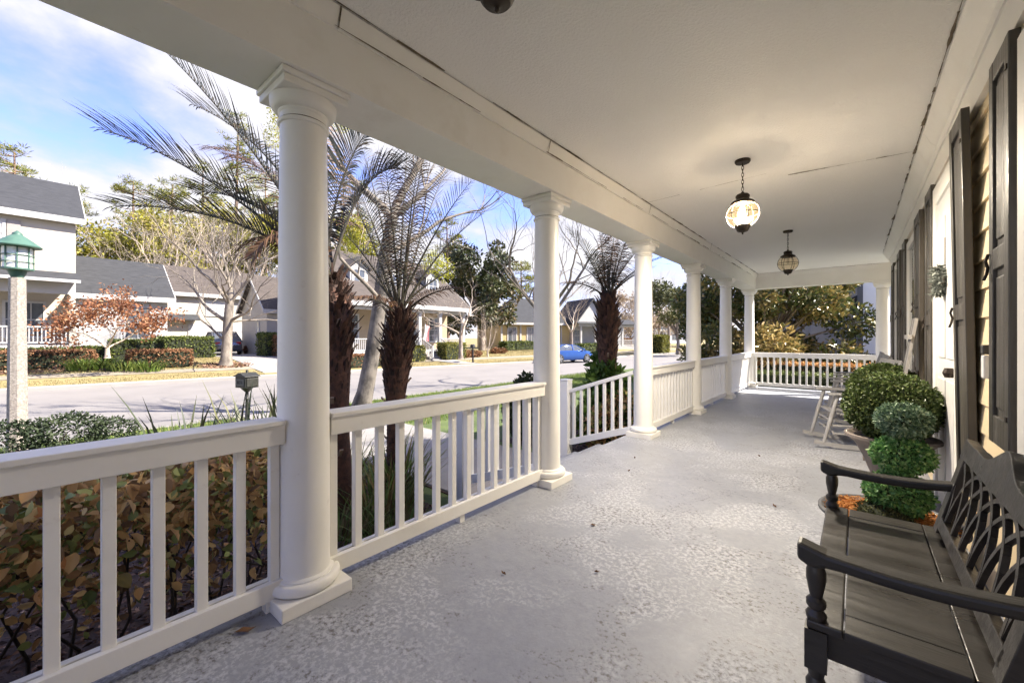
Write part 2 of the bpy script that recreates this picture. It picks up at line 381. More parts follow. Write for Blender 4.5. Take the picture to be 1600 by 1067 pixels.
def patch(name, quad, m, lift, n=14):
    """a sheet between two edges following the ground: quad = (a0,a1,b0,b1) in plan"""
    a0, a1, b0, b1 = [Vector(q) for q in quad]; b = MB()
    for i in range(n+1):
        p = a0.lerp(a1, i/n); q = b0.lerp(b1, i/n)
        for k in range(5):
            r = p.lerp(q, k/4); b.v.append((r.x, r.y, ground_z(r.x, r.y)+lift))
    for i in range(n):
        for k in range(4): b.f.append((i*5+k, i*5+k+1, i*5+k+6, i*5+k+5))
    return b.build(name, m, kind='structure')
patch('driveway', ((-20.85,7.4),(-38.8,8.2),(-20.3,11.6),(-38.8,13.3)), conc, .028)
patch('front_walk_far', ((-19.6,18.2),(-23.4,18.0),(-19.35,19.6),(-23.4,19.4)), conc, .024)
patch('side_walk_cottage', ((-17.5,33.5),(-21.5,36.3),(-17.3,34.8),(-21.0,37.4)), conc, .024)
MB().box(-6.4,-2.2,-3,2.72,YARD-.05,YARD+.006).build('mulch_bed', mulch_m, kind='structure')
MB().box(-4.6,-2.2,5.15,12.6,YARD-.05,YARD+.006).build('mulch_bed_far', mulch_m, kind='structure')
walk = MB().box(-10.3,-3.3,3.02,4.92,YARD-.1,YARD+.012).build('walkway', mulch_m, kind='structure')
for i in range(6):
    x1 = -3.32-i*1.165
    MB().box(x1-1.15, x1, 3.05, 4.89, YARD-.08, YARD+.03).build('slab', mat('walk_concrete', (.25,.235,.22), (.20,.188,.176), 2, .9, .3, 40), walk, bevel=.01)

# ------------------------------------------------------------------ the porch (large structure of the near house)
CZ = 2.80; BZ = 2.44
COLY = [-1.17, .877, 2.925, 5.04, 7.13, 9.31, 11.75]
CX_ = -2.065
fl = MB().box(-2.26, .52, -1.3, 12.0, -.16, 0).box(.52, 4.5, 10.2, 12.0, -.16, 0)
fl.build('porch_floor', floor_m, kind='structure', bevel=.012)
H = thing('porch_house', 'the near house with its white columned porch, tan siding and dark shutters', 'house')
MB().box(-2.18, -2.05, -3, 11.9, YARD-.1, -.16).box(-2.05, 4.4, 11.8, 11.92, YARD-.1, -.16).build('foundation', conc, H)
MB().box(-1.9, .6, -1.3, 11.6, CZ, CZ+.05).box(.6, 4.3, 10.1, 11.6, CZ, CZ+.05).build('ceiling', ceilm, H)
# beams
MB().box(-2.225, -1.885, -1.34, 11.57, BZ, CZ+.25).build('beam', white, H, bevel=.004)
MB().box(-2.225, 4.3, 11.57, 11.91, BZ, CZ+.25).build('beam', white, H, bevel=.004)
# crown moulding in lengths with open butt joints
def crown_left():
    js = [-1.3, .95, 2.66, 4.72, 7.35, 9.6, 11.55]
    for a, c in zip(js, js[1:]):
        MB().prism([(-1.885,2.70),(-1.872,2.70),(-1.868,2.735),(-1.85,2.77),(-1.846,2.793),(-1.885,2.793)], a+.002, c-.002).build('crown_moulding', white, H, smooth=30)
    for a, c in ((-1.84,-.2), (-.197,.37)):
        MB().prism([(11.57,2.70),(11.557,2.70),(11.553,2.735),(11.535,2.77),(11.531,2.793),(11.57,2.793)], a+.002, c-.002, 'x').build('crown_moulding', white, H, smooth=30)
crown_left()
js = [-1, 1.9, 4.35, 6.8, 9.2, 10.2]
for a, c in zip(js, js[1:]):
    MB().prism([(.475,2.62),(.462,2.62),(.455,2.66),(.42,2.70),(.40,2.755),(.383,2.77),(.383,2.793),(.475,2.793)], a+.002, c-.002).build('crown_moulding', white, H, smooth=30)
def sliver_line(name, pts, width, m, gaps=.25, seed=1, n=60, push=Vector((0,0,0))):
    """a ragged dark line drawn along a joint: many short slivers of uneven width"""
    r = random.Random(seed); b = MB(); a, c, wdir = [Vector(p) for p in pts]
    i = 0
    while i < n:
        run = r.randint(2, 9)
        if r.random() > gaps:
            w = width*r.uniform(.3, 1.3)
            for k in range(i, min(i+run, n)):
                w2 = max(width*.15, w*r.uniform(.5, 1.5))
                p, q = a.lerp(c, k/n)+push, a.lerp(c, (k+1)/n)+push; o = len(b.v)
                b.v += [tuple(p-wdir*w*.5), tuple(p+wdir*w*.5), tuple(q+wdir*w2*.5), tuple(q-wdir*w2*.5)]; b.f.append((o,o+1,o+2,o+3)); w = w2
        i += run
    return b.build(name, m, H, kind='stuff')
sliver_line('gap_line', ((-1.838,-.5,CZ-.003),(-1.838,11.5,CZ-.003),(1,0,0)), .012, joint_brown, .12, 3, 260)  # dark slivers colour in the darkness of the open gap along the crown
sliver_line('gap_line', ((-1.867,-.5,2.703),(-1.867,11.5,2.703),(0,0,1)), .008, joint_brown, .45, 5, 260, Vector((.0042,0,0)))
sliver_line('gap_line', ((.374,0,CZ-.003),(.374,10.1,CZ-.003),(1,0,0)), .009, joint_brown, .2, 8, 300)
sliver_line('gap_line', ((-1.84,11.523,CZ-.003),(.36,11.523,CZ-.003),(0,1,0)), .02, joint_brown, .2, 9, 60)
sliver_line('ceiling_crack', ((-1.84,4.62,CZ-.003),(-.62,4.52,CZ-.003),(0,1,0)), .010, MATS['joint_brown'], .15, 10, 40)
sliver_line('ceiling_crack', ((-.5,4.70,CZ-.003),(.37,4.78,CZ-.003),(0,1,0)), .012, MATS['joint_brown'], .05, 11, 40)
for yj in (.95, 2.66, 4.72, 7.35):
    sliver_line('joint_crack', ((-1.867,yj,2.70),(-1.843,yj,2.79),(0,1,0)), .008, joint_brown, .1, 12, 8, Vector((.004,0,0)))
# wall: lap siding boards, frieze, corner board, upper storey and roofs
MB().box(.515, .7, -3, 10.0, 0, 2.9).build('wall', siding, H)
for i in range(17):
    z = .02+i*.1475
    MB().prism([(.515,z),(.493,z),(.508,z+.155),(.515,z+.155)], -3, 9.98).build('siding_board', siding, H)
MB().box(.472, .52, -3, 10.0, 2.455, 2.80).build('frieze_board', white, H, bevel=.003)
MB().box(.476, .72, 9.98, 10.08, 0, 2.455).build('corner_board', white, H, bevel=.004)
MB().box(.72, 12, 10.0, 10.06, 0, 4.2).build('end_wall', siding, H)
MB().box(.6, .66, -3, 10.03, 2.9, 4.25).build('upper_wall', siding, H)  # unseen upper storey, its height chosen for the shadow on the yard
MB().prism([(-2.5,2.86),(-2.5,2.98),(.6,3.75),(.6,3.66)], -1.6, 12.2).build('porch_roof', roof_m, H)
MB().box(-2.5,-2.44,-1.6,12.2,2.72,2.86).box(-2.5,-2.22,-1.6,12.2,2.69,2.72).build('fascia', white, H)
MB().prism([(.0,4.2),(.0,4.32),(5.5,7.4),(5.5,7.25)], -3.2, 10.4).prism([(5.5,7.25),(5.5,7.4),(12.5,4.3),(12.5,4.2)], -3.2, 10.4).build('roof', roof_m, H)  # unseen main roof, shaped for the shadow it throws over the yard
MB().prism([(.66,4.2),(12,4.2),(5.5,7.25)], 10.0, 10.06).build('gable_wall', siding, H)

# columns
def column(x, y):
    sh = MB(); prof = [(.121,.125),(.1195,.14),(.1175,.17)]
    for k in range(13):
        u = k/12; prof.append((.1175-.0145*(u**1.7), .18+u*2.06))
    prof += [(.103,2.255)]
    c = sh.lathe(prof, 40, cap=False).build('column', white, H, smooth=30, loc=(x, y, 0))
    MB().box(-.1625,.1625,-.1625,.1625,0,.062).build('plinth', white, c, bevel=.005)
    t = [(.10,.062),(.153,.062)]
    for k in range(11):
        g = -math.pi/2+math.pi*k/10; t.append((.145+.018*math.cos(g), .088+.026*math.sin(g)))
    t += [(.134,.115),(.134,.122),(.128,.128),(.119,.131)]
    MB().lathe(t, 48, cap=False).build('base_moulding', white, c, smooth=35)
    cp = [(.103,2.255),(.112,2.257),(.116,2.265),(.112,2.273),(.104,2.275),(.104,2.305),(.110,2.31),(.112,2.316)]
    for k in range(9):
        g = math.pi/2*k/8; cp.append((.112+.034*math.sin(g), 2.318+.042*(1-math.cos(g))))
    cp += [(.148,2.375),(.10,2.378)]
    MB().lathe(cp, 48, cap=False).build('capital', white, c, smooth=35)
    ab = MB().box(-.148,.148,-.148,.148,2.376,2.412); ab.box(-.158,.158,-.158,.158,2.412,2.4395)
    ab.build('abacus', white, c, bevel=.006)
    MB().lathe([(.1045,2.2765),(.1075,2.2785),(.1045,2.2805)], 40, cap=False).build('grime_ring', joint_brown, c)
    return c
for y in COLY: column(CX_, y)
column(.43, 11.75); column(2.9, 11.75)

# railings: cap, apron, two bottom strips, square balusters, small feet
def railing(y0, y1, first=None):
    r = MB().box(-2.13,-1.99,y0,y1,.846,.868).build('railing', white, H, bevel=.004)
    MB().box(-2.115,-2.005,y0,y1,.757,.846).build('apron', white, r, bevel=.003)
    MB().box(-2.05,-2.02,y0,y1,.055,.135).build('bottom_rail', white, r, bevel=.003)
    MB().box(-2.10,-2.07,y0,y1,.055,.13).build('bottom_rail', white, r, bevel=.003)
    b = MB().box(-.0195,.0195,-.0195,.0195,0,.662).build('baluster', white, r, bevel=.003, loc=(-2.06, 0, .098))
    me = b.data; n = max(2, round((y1-y0-.03)/.1247)); st = (y1-y0-.06)/(n-1)
    for k in range(n):
        o = b if k == 0 else b.copy()
        if k: COL.objects.link(o); o.parent = r
        o.location = (-2.06, y0+.03+k*st, .098)
    ym = (y0+y1)/2
    for yy in (y0+.05, ym, y1-.05): MB().box(-2.085,-2.035,yy-.02,yy+.02,0,.06).build('foot_block', white, r)
for i in range(6):
    if i == 2: continue
    railing(COLY[i]+.108, COLY[i+1]-.108)
r = MB().box(-1.96,.325,11.68,11.82,.846,.868).build('railing', white, H, bevel=.004)
MB().box(-1.96,.325,11.695,11.805,.757,.846).build('apron', white, r, bevel=.003)
MB().box(-1.96,.325,11.72,11.78,.055,.13).build('bottom_rail', white, r, bevel=.003)
for k in range(18):
    x = -1.92+k*.1285
    MB().box(x-.0195,x+.0195,11.73,11.77,.12,.76).build('baluster', white, r)

# steps and stair railings
for k in range(2):
    MB().box(-2.27-.36*(k+1), -2.25-.36*k, 3.08, 4.9, YARD-.05, -.165*(k+1)).build('step', floor_m, H, bevel=.012)
MB().box(-3.33, -2.97, 3.08, 4.9, YARD-.05, -.44).build('step', conc, H, bevel=.012)
def stair_rail(y):
    nx = -3.19
    nw = MB().box(-.065,.065,-.065,.065,0,1.1).build('newel_post', whitec, H, bevel=.006, loc=(nx, y, YARD+.03))
    MB().box(-.072,.072,-.072,.072,1.1,1.118).build('post_cap', whitec, nw, bevel=.006)
    def zr(x): return .80+(x+2.17)*.335
    sr = MB().bar((-2.17,y,.80), (nx+.06,y,zr(nx+.06)), .055, .05).build('stair_railing', whitec, H, bevel=.006)
    MB().bar((-2.15,y,.085), (nx+.06,y,.085+(nx+.06+2.15)*.335), .05, .085).build('bottom_rail', whitec, sr, bevel=.004)
    for k in range(8):
        x = -2.23-k*.118
        MB().box(x-.0185,x+.0185,y-.0185,y+.0185,zr(x)-.70,zr(x)-.02).build('baluster', whitec, sr, bevel=.003)
stair_rail(5.0); stair_rail(2.98)

# shutters, door, windows on the near wall
def shutter(y0, y1, z0, z1, x=.452, tilt=None, twist=0):
    w, h = y1-y0, z1-z0; st = .062
    c = Vector((x, (y0+y1)/2, (z0+z1)/2))
    f = MB().box(0,.034,-w/2,-w/2+st,-h/2,h/2).box(0,.034,w/2-st,w/2,-h/2,h/2)
    zm = h*-.02
    for a, b_ in ((-h/2,-h/2+.12), (zm-.045,zm+.045), (h/2-.085,h/2)): f.box(.001,.033,-w/2+st,w/2-st,a,b_)
    f = f.build('shutter', shut, H, bevel=.004, loc=c)
    for a, b_ in ((-h/2+.12, zm-.045), (zm+.045, h/2-.085)):
        MB().box(.014,.022,-w/2+st,w/2-st,a,b_).build('panel', shut, f)
        MB().box(.006,.016,-w/2+st+.03,w/2-st-.03,a+.035,b_-.035).build('raised_field', shut, f, bevel=.006)
    MB().tube([(-.006,w/2-.03,zm+.03),(-.014,w/2-.03,zm),(-.006,w/2-.02,zm-.03),(-.012,w/2-.035,zm-.06),(-.02,w/2-.03,zm-.085)], .006, 6).build('holdback', iron, f)
    for sgn in (-1, 1): MB().box(-.004,.002,-w/2+.01,-w/2+.03,sgn*h*.42-.01,sgn*h*.42+.01).build('hinge', iron, f)
    if tilt: f.rotation_euler = tilt
    return f
shutter(2.463, 2.768, .79, 2.44)
shutter(3.20, 3.56, .40, 2.46, .440, (math.radians(.5), math.radians(-1.0), 0))
shutter(4.64, 5.02, .40, 2.46); shutter(5.42, 5.9, .79, 2.45); shutter(6.95, 7.35, .79, 2.45); shutter(7.76, 8.22, .79, 2.45); shutter(9.02, 9.46, .79, 2.45)
shutter(1.05, 1.36, .79, 2.44)
def near_window(y0, y1, z0=.79, z1=2.38):
    f = MB().box(.468,.515,y0,y0+.085,z0,z1).box(.468,.515,y1-.085,y1,z0,z1).box(.468,.515,y0+.085,y1-.085,z1-.09,z1).box(.46,.515,y0-.02,y1+.02,z0-.05,z0)
    f.box(.484,.515,y0+.085,y1-.085,(z0+z1)/2-.02,(z0+z1)/2+.02)
    f = f.build('window', white, H, bevel=.003)
    MB().box(.489,.4925,y0+.085,y1-.085,z0,z1-.09).build('pane', pane, f)
near_window(1.40, 2.43); near_window(5.93, 6.92); near_window(8.25, 8.99)
d = MB().box(.462,.515,3.58,3.70,0,2.40).box(.462,.515,4.50,4.62,0,2.40).box(.462,.515,3.70,4.50,2.26,2.40).build('door_casing', white, H, bevel=.003)
doorp = mat('door_paint', (.62,.61,.60), (.58,.57,.56), 3, .45)
ds = MB().box(.478,.515,3.70,4.50,.02,2.26).build('door', doorp, H)
for a, b_ in ((.15,.95),(1.1,2.1)):
    for y0 in (3.78, 4.14): MB().box(.470,.479,y0,y0+.28,a,b_).build('panel', doorp, ds, bevel=.004)
MB().lathe([(.02,-.03),(.03,0),(.02,.03)], 12).build('handle', iron, ds, loc=(.45,3.78,1.02))
MB().box(.462,.494,2.93,2.985,1.05,1.16).build('sensor_box', whitec, H, bevel=.006)
MB().box(.46,.494,2.935,2.98,1.165,1.21).build('sensor_box', mat('dark_plastic', (.05,.05,.05), None, 5, .5), H, bevel=.006)

# ------------------------------------------------------------------ things on the porch
def lantern(y, label, lit):
    t = thing('pendant_lantern', label, 'lantern', (-.765, y, 0), group='onion globe lanterns hung from the porch ceiling')
    MB().lathe([(.01,2.772),(.055,2.774),(.062,2.785),(.062,CZ-.001)], 24).build('ceiling_canopy', iron, t, smooth=40)
    ch = MB()
    for k in range(8):
        z = 2.765-k*.031; pts = []
        for q in range(11):
            g = 2*math.pi*q/10; a, b_ = .0085*math.cos(g), .021*math.sin(g)
            pts.append((a, 0, z+b_) if k % 2 else (0, a, z+b_))
        ch.tube(pts, .0028, 5, False)
    ch.build('chain', iron, t)
    MB().lathe([(.004,2.525),(.012,2.52),(.014,2.508),(.045,2.50),(.055,2.488),(.055,2.475),(.05,2.468),(.052,2.455),(.088,2.435),(.094,2.425),(.092,2.415),(.07,2.41)], 28).build('cap', iron, t, smooth=35)
    g = []
    for k in range(15):
        a = math.radians(52-116*k/14*1.0); g.append((.125*math.cos(a), 2.325+.115*math.sin(a)))
    MB().lathe(g, 36, cap=False).build('glass_globe', globe, t, smooth=80)
    cg = MB()
    for k in range(6):
        f = 2*math.pi*k/6
        cg.tube([((.13*math.cos(a))*math.cos(f), (.13*math.cos(a))*math.sin(f), 2.325+.125*math.sin(a)) for a in [math.radians(50-112*q/12) for q in range(13)]], .0032, 5, False)
    cg.tube([(.132*math.cos(q*math.pi/18), .132*math.sin(q*math.pi/18), 2.325) for q in range(37)], .0032, 5, False)
    cg.build('wire_cage', iron, t)
    MB().lathe([(.05,2.232),(.062,2.228),(.06,2.215),(.047,2.185),(.038,2.174),(.016,2.168),(.007,2.162),(.007,2.153),(.002,2.148)], 28).build('base_cup', iron, t, smooth=35)
    bl = MB().lathe([(.004,2.305),(.012,2.308),(.02,2.33),(.018,2.355),(.013,2.385),(.013,2.40)], 16)
    bl.build('bulb', bulb if lit else mat('frosted_bulb', (.7,.68,.62), None, 4, .3), t, smooth=60)
    if lit:
        # fill disk added under the cap, brightening the porch beyond the bulb's own light
        pl = bpy.data.lights.new('porch_fill_disk', 'AREA'); pl.shape = 'DISK'; pl.size = .185; pl.energy = 24; pl.color = (1,.965,.92)
        po = bpy.data.objects.new('porch_fill_disk', pl); COL.objects.link(po); po.parent = t; po.location = (0,0,2.404)
        pg = bpy.data.lights.new('bulb_glow', 'POINT'); pg.energy = 2.2; pg.color = (1,.86,.66); pg.shadow_soft_size = .03
        pq = bpy.data.objects.new('bulb_glow', pg); COL.objects.link(pq); pq.parent = t; pq.location = (0,0,2.33)
lantern(.845, 'unlit onion lantern cut off by the top edge, nearest on the porch ceiling', False)
lantern(4.06, 'glowing onion globe lantern hanging on a chain from the porch ceiling', True)
lantern(7.17, 'smaller looking unlit onion lantern farther down the porch ceiling', False)

def bench():
    t = thing('garden_bench', 'black wooden bench with interlaced lattice back against the house wall', 'bench', (.13, 1.975, 0))
    seat = MB().box(-.155,.085,-.43,.43,.414,.436).build('seat', blackw, t, bevel=.003)
    MB().box(-.24,-.158,-.53,.53,.414,.438).build('seat_front_board', blackw, t, bevel=.005)
    MB().box(.088,.18,-.53,.53,.414,.436).build('seat_back_board', blackw, t, bevel=.003)
    for s in (-1,1): MB().box(-.155,.085,s*.433,s*.53,.414,.437).build('seat_side_board', blackw, t, bevel=.003)
    MB().box(-.225,-.2,-.5,.5,.325,.413).build('apron', blackw, t, bevel=.003)
    for s in (-1,1): MB().box(-.2,.19,s*.47,s*.495,.325,.413).build('side_apron', blackw, t, bevel=.003)
    for s in (-1,1):
        y = s*.505
        b = MB().box(-.245,-.193,y-.026,y+.026,.30,.413)
        b.lathe([(.014,0),(.02,.03),(.024,.06),(.017,.08),(.025,.10),(.027,.15),(.025,.20),(.016,.22),(.025,.24),(.025,.255),(.018,.27),(.024,.30)], 16, (-.219,y,0))
        b.lathe([(.024,.438),(.026,.45),(.017,.465),(.024,.475),(.024,.49),(.015,.50),(.019,.52),(.024,.55),(.024,.575),(.016,.6),(.02,.612)], 16, (-.219,y,0))
        b.build('front_leg', blackw, t, smooth=35)
        p = MB().prism([(.13,0),(.18,0),(.185,.44),(.255,.80),(.225,.82),(.145,.44)], y-.022, y+.022).build('back_leg', blackw, t, bevel=.004)
        up = []; dn = []
        for k in range(15):
            u = k/14; x = -.262+u*.47; z = .643-.022*math.sin(u*math.pi*.9)+.012*u+.012*max(0,1-u*7)
            up.append((x,z)); dn.append((x+.0, z-.034-.03*max(0,1-abs(u-.05)*9)))
        MB().prism(up+dn[::-1], y-.031, y+.031).build('armrest', blackw, t, bevel=.01)
    ang = math.atan2(.10,.40); loc = (.135,0,.438)
    def bk(b, n, bev=.003):
        o = b.build(n, blackw, t, bevel=bev, loc=loc); o.rotation_euler = (0, ang, 0); return o
    bk(MB().box(-.012,.018,-.485,.485,.015,.065), 'back_bottom_rail')
    top = []
    for k in range(41):
        y = -.53+1.06*k/40; h = .38+.085*math.exp(-(y/.15)**2)+.03*max(0,(abs(y)-.38)/.15)-.012*math.sin(abs(y)*14)
        top.append((y,h))
    bot = [(.53,.32),(-.53,.32)]
    bk(MB().prism(top+bot, -.014, .022, 'x'), 'crest_rail')
    n = 7; w = .97/n
    for k in range(0, n):
        for s in (-1,1):
            y0 = -.485+(k+.5)*w; pts = []
            for q in range(9):
                u = q/8; yy = y0+s*.27*(1-math.cos(u*math.pi*.45))*1.25; hh = .06+.27*math.sin(u*math.pi/2)
                if -.487 <= yy <= .487: pts.append((0,yy,hh))
            if len(pts) > 3 and -.487 <= y0 <= .487:
                b = MB()
                for p, q in zip(pts, pts[1:]): b.bar(p, q, .017, .016 if s > 0 else .014, (0,.3,1) if False else (1,0,0))
                bk(b, 'lattice_bar', 0)
    for s in (-1,1): bk(MB().box(-.012,.02,s*.46,s*.53,-.02,.33), 'back_stile')
bench()

boxwood = leafmat('boxwood_leaf', [(0,(.03,.048,.016)),(.45,(.062,.095,.026)),(.85,(.10,.135,.04)),(1,(.18,.20,.075))], .38, .15)
topleaf = leafmat('topiary_leaf', [(0,(.05,.14,.05)),(.5,(.12,.28,.085)),(.85,(.22,.40,.13)),(1,(.42,.54,.27))], .45, .15)
topleaf2 = leafmat('topiary_top_leaf', [(0,(.07,.13,.075)),(.5,(.14,.23,.14)),(1,(.36,.46,.32))], .45, .15)
moss = leafmat('dark_moss', [(0,(.02,.025,.01)),(1,(.10,.11,.04))], .8, .1)
coir_m = mat('orange_coir', (.52,.21,.05), (.36,.13,.03), 30, .95, 1.0, 80)
urn_m = mat('urn_stone', (.20,.165,.145), (.15,.125,.11), 9, .8, .4, 60)
potm = mat('pot_grey', (.10,.10,.11), (.075,.075,.08), 9, .6)
def ball(name, m, parent, E, n, size, seed, aspect=.55, core=None, n_core=.9):
    r = np.random.default_rng(seed)
    C, dd, k = in_ellipsoids(E, n, r, .78)
    C += r.normal(size=C.shape)*.005; C += dd*(.009*np.sin(C[:,0:1]*31+seed)*np.sin(C[:,1:2]*27)*np.sin(C[:,2:3]*29+1))
    o = leaves(name, C, m, parent, size, aspect, seed, dd, .22, rounded=True)
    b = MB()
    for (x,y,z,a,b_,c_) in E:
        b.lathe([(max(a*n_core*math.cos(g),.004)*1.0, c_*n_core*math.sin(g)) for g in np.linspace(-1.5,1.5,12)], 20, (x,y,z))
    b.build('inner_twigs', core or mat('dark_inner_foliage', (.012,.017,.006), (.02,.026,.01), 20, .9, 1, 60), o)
    return o
def urn(x, y, label):
    t = thing('planter_urn', label, 'planter', (x, y, 0), group='grey urns with clipped round shrubs')
    MB().lathe([(.15,0),(.155,.03),(.12,.06),(.075,.10),(.07,.13),(.10,.17),(.13,.24),(.165,.34),(.21,.43),(.255,.475),(.275,.485),(.275,.505),(.255,.51),(.235,.49)], 40).build('urn', urn_m, t, smooth=40)
    MB().box(-.16,.16,-.16,.16,0,.035).build('urn_base', urn_m, t, bevel=.005)
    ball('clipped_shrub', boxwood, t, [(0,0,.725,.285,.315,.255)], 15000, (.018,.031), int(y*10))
urn(.20, 4.20, 'large grey urn with round clipped boxwood, nearer of the two behind the bench')
urn(.21, 5.62, 'grey urn with round clipped boxwood half hidden behind the nearer round shrub')

def topiary():
    t = thing('topiary_planter', 'bright green three ball topiary in low bowl of orange coir beside bench', 'topiary', (.145, 3.30, 0))
    MB().lathe([(.17,0),(.19,.02),(.25,.09),(.315,.16),(.335,.175),(.335,.19),(.318,.195),(.30,.18)], 44).build('bowl', potm, t, smooth=40)
    MB().lathe([(.305,.172),(.24,.184),(.10,.196),(.004,.20)], 40).build('coir_mulch', coir_m, t, smooth=60)
    r = np.random.default_rng(5); n = 3200; a = r.uniform(0,6.283,n); q = .30*np.sqrt(r.random(n))
    C = np.stack([q*np.cos(a), q*np.sin(a), (.195-.012*(q/.3)**2)+.012*r.random(n)],1)
    leaves('coir_fibres', C, leafmat('coir_fibre', [(0,(.22,.08,.02)),(.6,(.5,.2,.05)),(1,(.72,.40,.14))], .9, 0), t, (.012,.03), .3, 6, flat=.8)
    MB().tube([(.04,.02,.1),(.055,.03,.5),(.06,.03,.8)], .014, 8).build('stem', bark, t)
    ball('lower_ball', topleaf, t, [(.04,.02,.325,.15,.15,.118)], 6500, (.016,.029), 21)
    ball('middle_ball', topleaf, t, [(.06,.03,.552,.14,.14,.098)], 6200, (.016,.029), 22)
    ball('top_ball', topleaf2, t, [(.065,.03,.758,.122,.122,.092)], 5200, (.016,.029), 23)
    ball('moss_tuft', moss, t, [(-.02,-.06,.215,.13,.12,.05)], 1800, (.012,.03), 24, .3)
topiary()

def rocking_chair(loc, rz, label):
    t = thing('rocking_chair', label, 'chair', loc, rz, 'white wooden rocking chairs on the porch')
    for s in (-1,1):
        y = s*.27; b = MB(); pts = []
        for k in range(13):
            u = k/12; x = -.46+u*.98; pts.append((x, y, .03+.42*(u-.42)**2*.55))
        for p, q in zip(pts, pts[1:]): b.bar(p, (q[0]+.004,q[1],q[2]), .026, .042)
        b.build('rocker', gw, t)
        MB().tube([(-.37,y,.06),(-.30,y,.36),(-.235,y,.62)], [.017,.022,.018], 10).build('front_post', gw, t, smooth=50)
        MB().tube([(.12,y,.055),(.16,y,.40),(.245,y*.96,.74),(.31,y*.93,.99)], [.017,.022,.02,.014], 10).build('back_post', gw, t, smooth=50)
        b = MB(); 
        b.bar((-.33,y,.61),(.22,y,.625),.095,.022); b.build('armrest', gw, t, bevel=.008)
        for z in (.17,.26): MB().tube([(-.29,y,z),(.15,y,z+.01)], .0115, 8).build('stretcher', gw, t)
    for z in (.19,.30): MB().tube([(-.285,-.27,z),(-.285,.27,z)], .0115, 8).build('stretcher', gw, t)
    for k in range(7):
        x = -.285+k*.07; MB().box(x,x+.06,-.265,.265,.39-.012*k,.405-.012*k).build('seat_slat', gw, t, bevel=.003)
    for k in range(7):
        y = -.19+k*.0633; MB().bar((.155,y,.40),(.302,y,.95),.036,.012,(1,0,0)).build('back_slat', gw, t)
    MB().bar((.303,-.26,.96),(.303,.26,.96),.02,.08).build('top_rail', gw, t, bevel=.006)
    MB().bar((.175,-.26,.44),(.175,.26,.44),.02,.045).build('lower_rail', gw, t, bevel=.004)
rocking_chair((.0,6.15,0), math.radians(16), 'pale grey white rocking chair closest to the round shrubs, facing the street')
rocking_chair((.02,7.85,0), math.radians(4), 'rocking chair mostly hidden behind the shrubs, middle of the porch row')
rocking_chair((.02,9.15,0), math.radians(2), 'farthest rocking chair, its back top showing by the end column')

lb = thing('leaning_board', 'narrow grey slatted board leaning on the dark shutters behind the shrubs', 'board', (.30, 5.3, 0))
for k in range(4): MB().bar((-.06,.45-.075*k,.0),(.125,.22-.075*k,1.42),.066,.02,(1,0,0)).build('slat', gw if k % 2 else mat('weathered_grey', (.19,.18,.17), (.12,.11,.10), 6, .7), lb)
for z in (.25,.75,1.25): MB().bar((-.085+.13*z,.5-.16*z,z),(-.085+.13*z,.14-.16*z,z),.03,.04).build('cross_bar', gw, lb)

wr = thing('door_wreath', 'small grey green wreath hanging on the white front door', 'wreath', (.452, 4.12, 1.64))
r = np.random.default_rng(3); n = 900; a = r.uniform(0,6.283,n); q = .075+r.normal(size=n)*.016
leaves('wreath_leaves', np.stack([r.normal(size=n)*.014-.01, q*np.cos(a), q*np.sin(a)],1), leafmat('wreath_leaf', [(0,(.07,.08,.07)),(1,(.28,.30,.27))], .7, .1), wr, (.025,.05), .35, 4)
MB().tube([(0,.075*math.cos(g),.075*math.sin(g)) for g in np.linspace(0,6.283,25)], .012, 6, False).build('ring', bark, wr)
MB().tube([(.02,0,.10),(.02,0,.3)], .003, 4).build('hanger', iron, wr)

deadleaf = mat('dead_leaf', (.20,.10,.045), (.10,.055,.03), 12, .8)
spots = [((-1.98,.60),'curled brown leaf lying by the plinth of the nearest column'), ((-1.33,2.42),'dark leaf scrap on the floor short of the second column'), ((-.46,3.55),'small brown leaf scrap in the middle of the porch floor'),
         ((-1.42,1.62),'dark scrap on the floor below the second railing'), ((-.78,4.95),'lone leaf scrap on the floor abreast of the third column'), ((-1.05,1.95),'tiny dark scrap in the middle of the near floor'),
         ((-1.75,4.05),'leaf scrap at the head of the porch steps'), ((-1.62,3.62),'dark leaf scrap near the step edge beyond the second column')]
for i, ((x,y),lab) in enumerate(spots):
    b = MB(); s = random.uniform(.8,1.3)*(.045 if i == 0 else .02)
    b.add([(-s,0,.004),(-.3*s,.4*s,.012),(.4*s,.35*s,.006),(s,.05*s,.016),(.4*s,-.35*s,.008),(-.3*s,-.38*s,.014),(0,0,.002)], [(6,0,1),(6,1,2),(6,2,3),(6,3,4),(6,4,5),(6,5,0)])
    o = b.build('fallen_leaf', deadleaf, loc=(x,y,.0015)); o.rotation_euler = (0,0,random.uniform(0,6)); tag(o, lab, 'leaf', 'scraps of dead leaf on the porch floor')

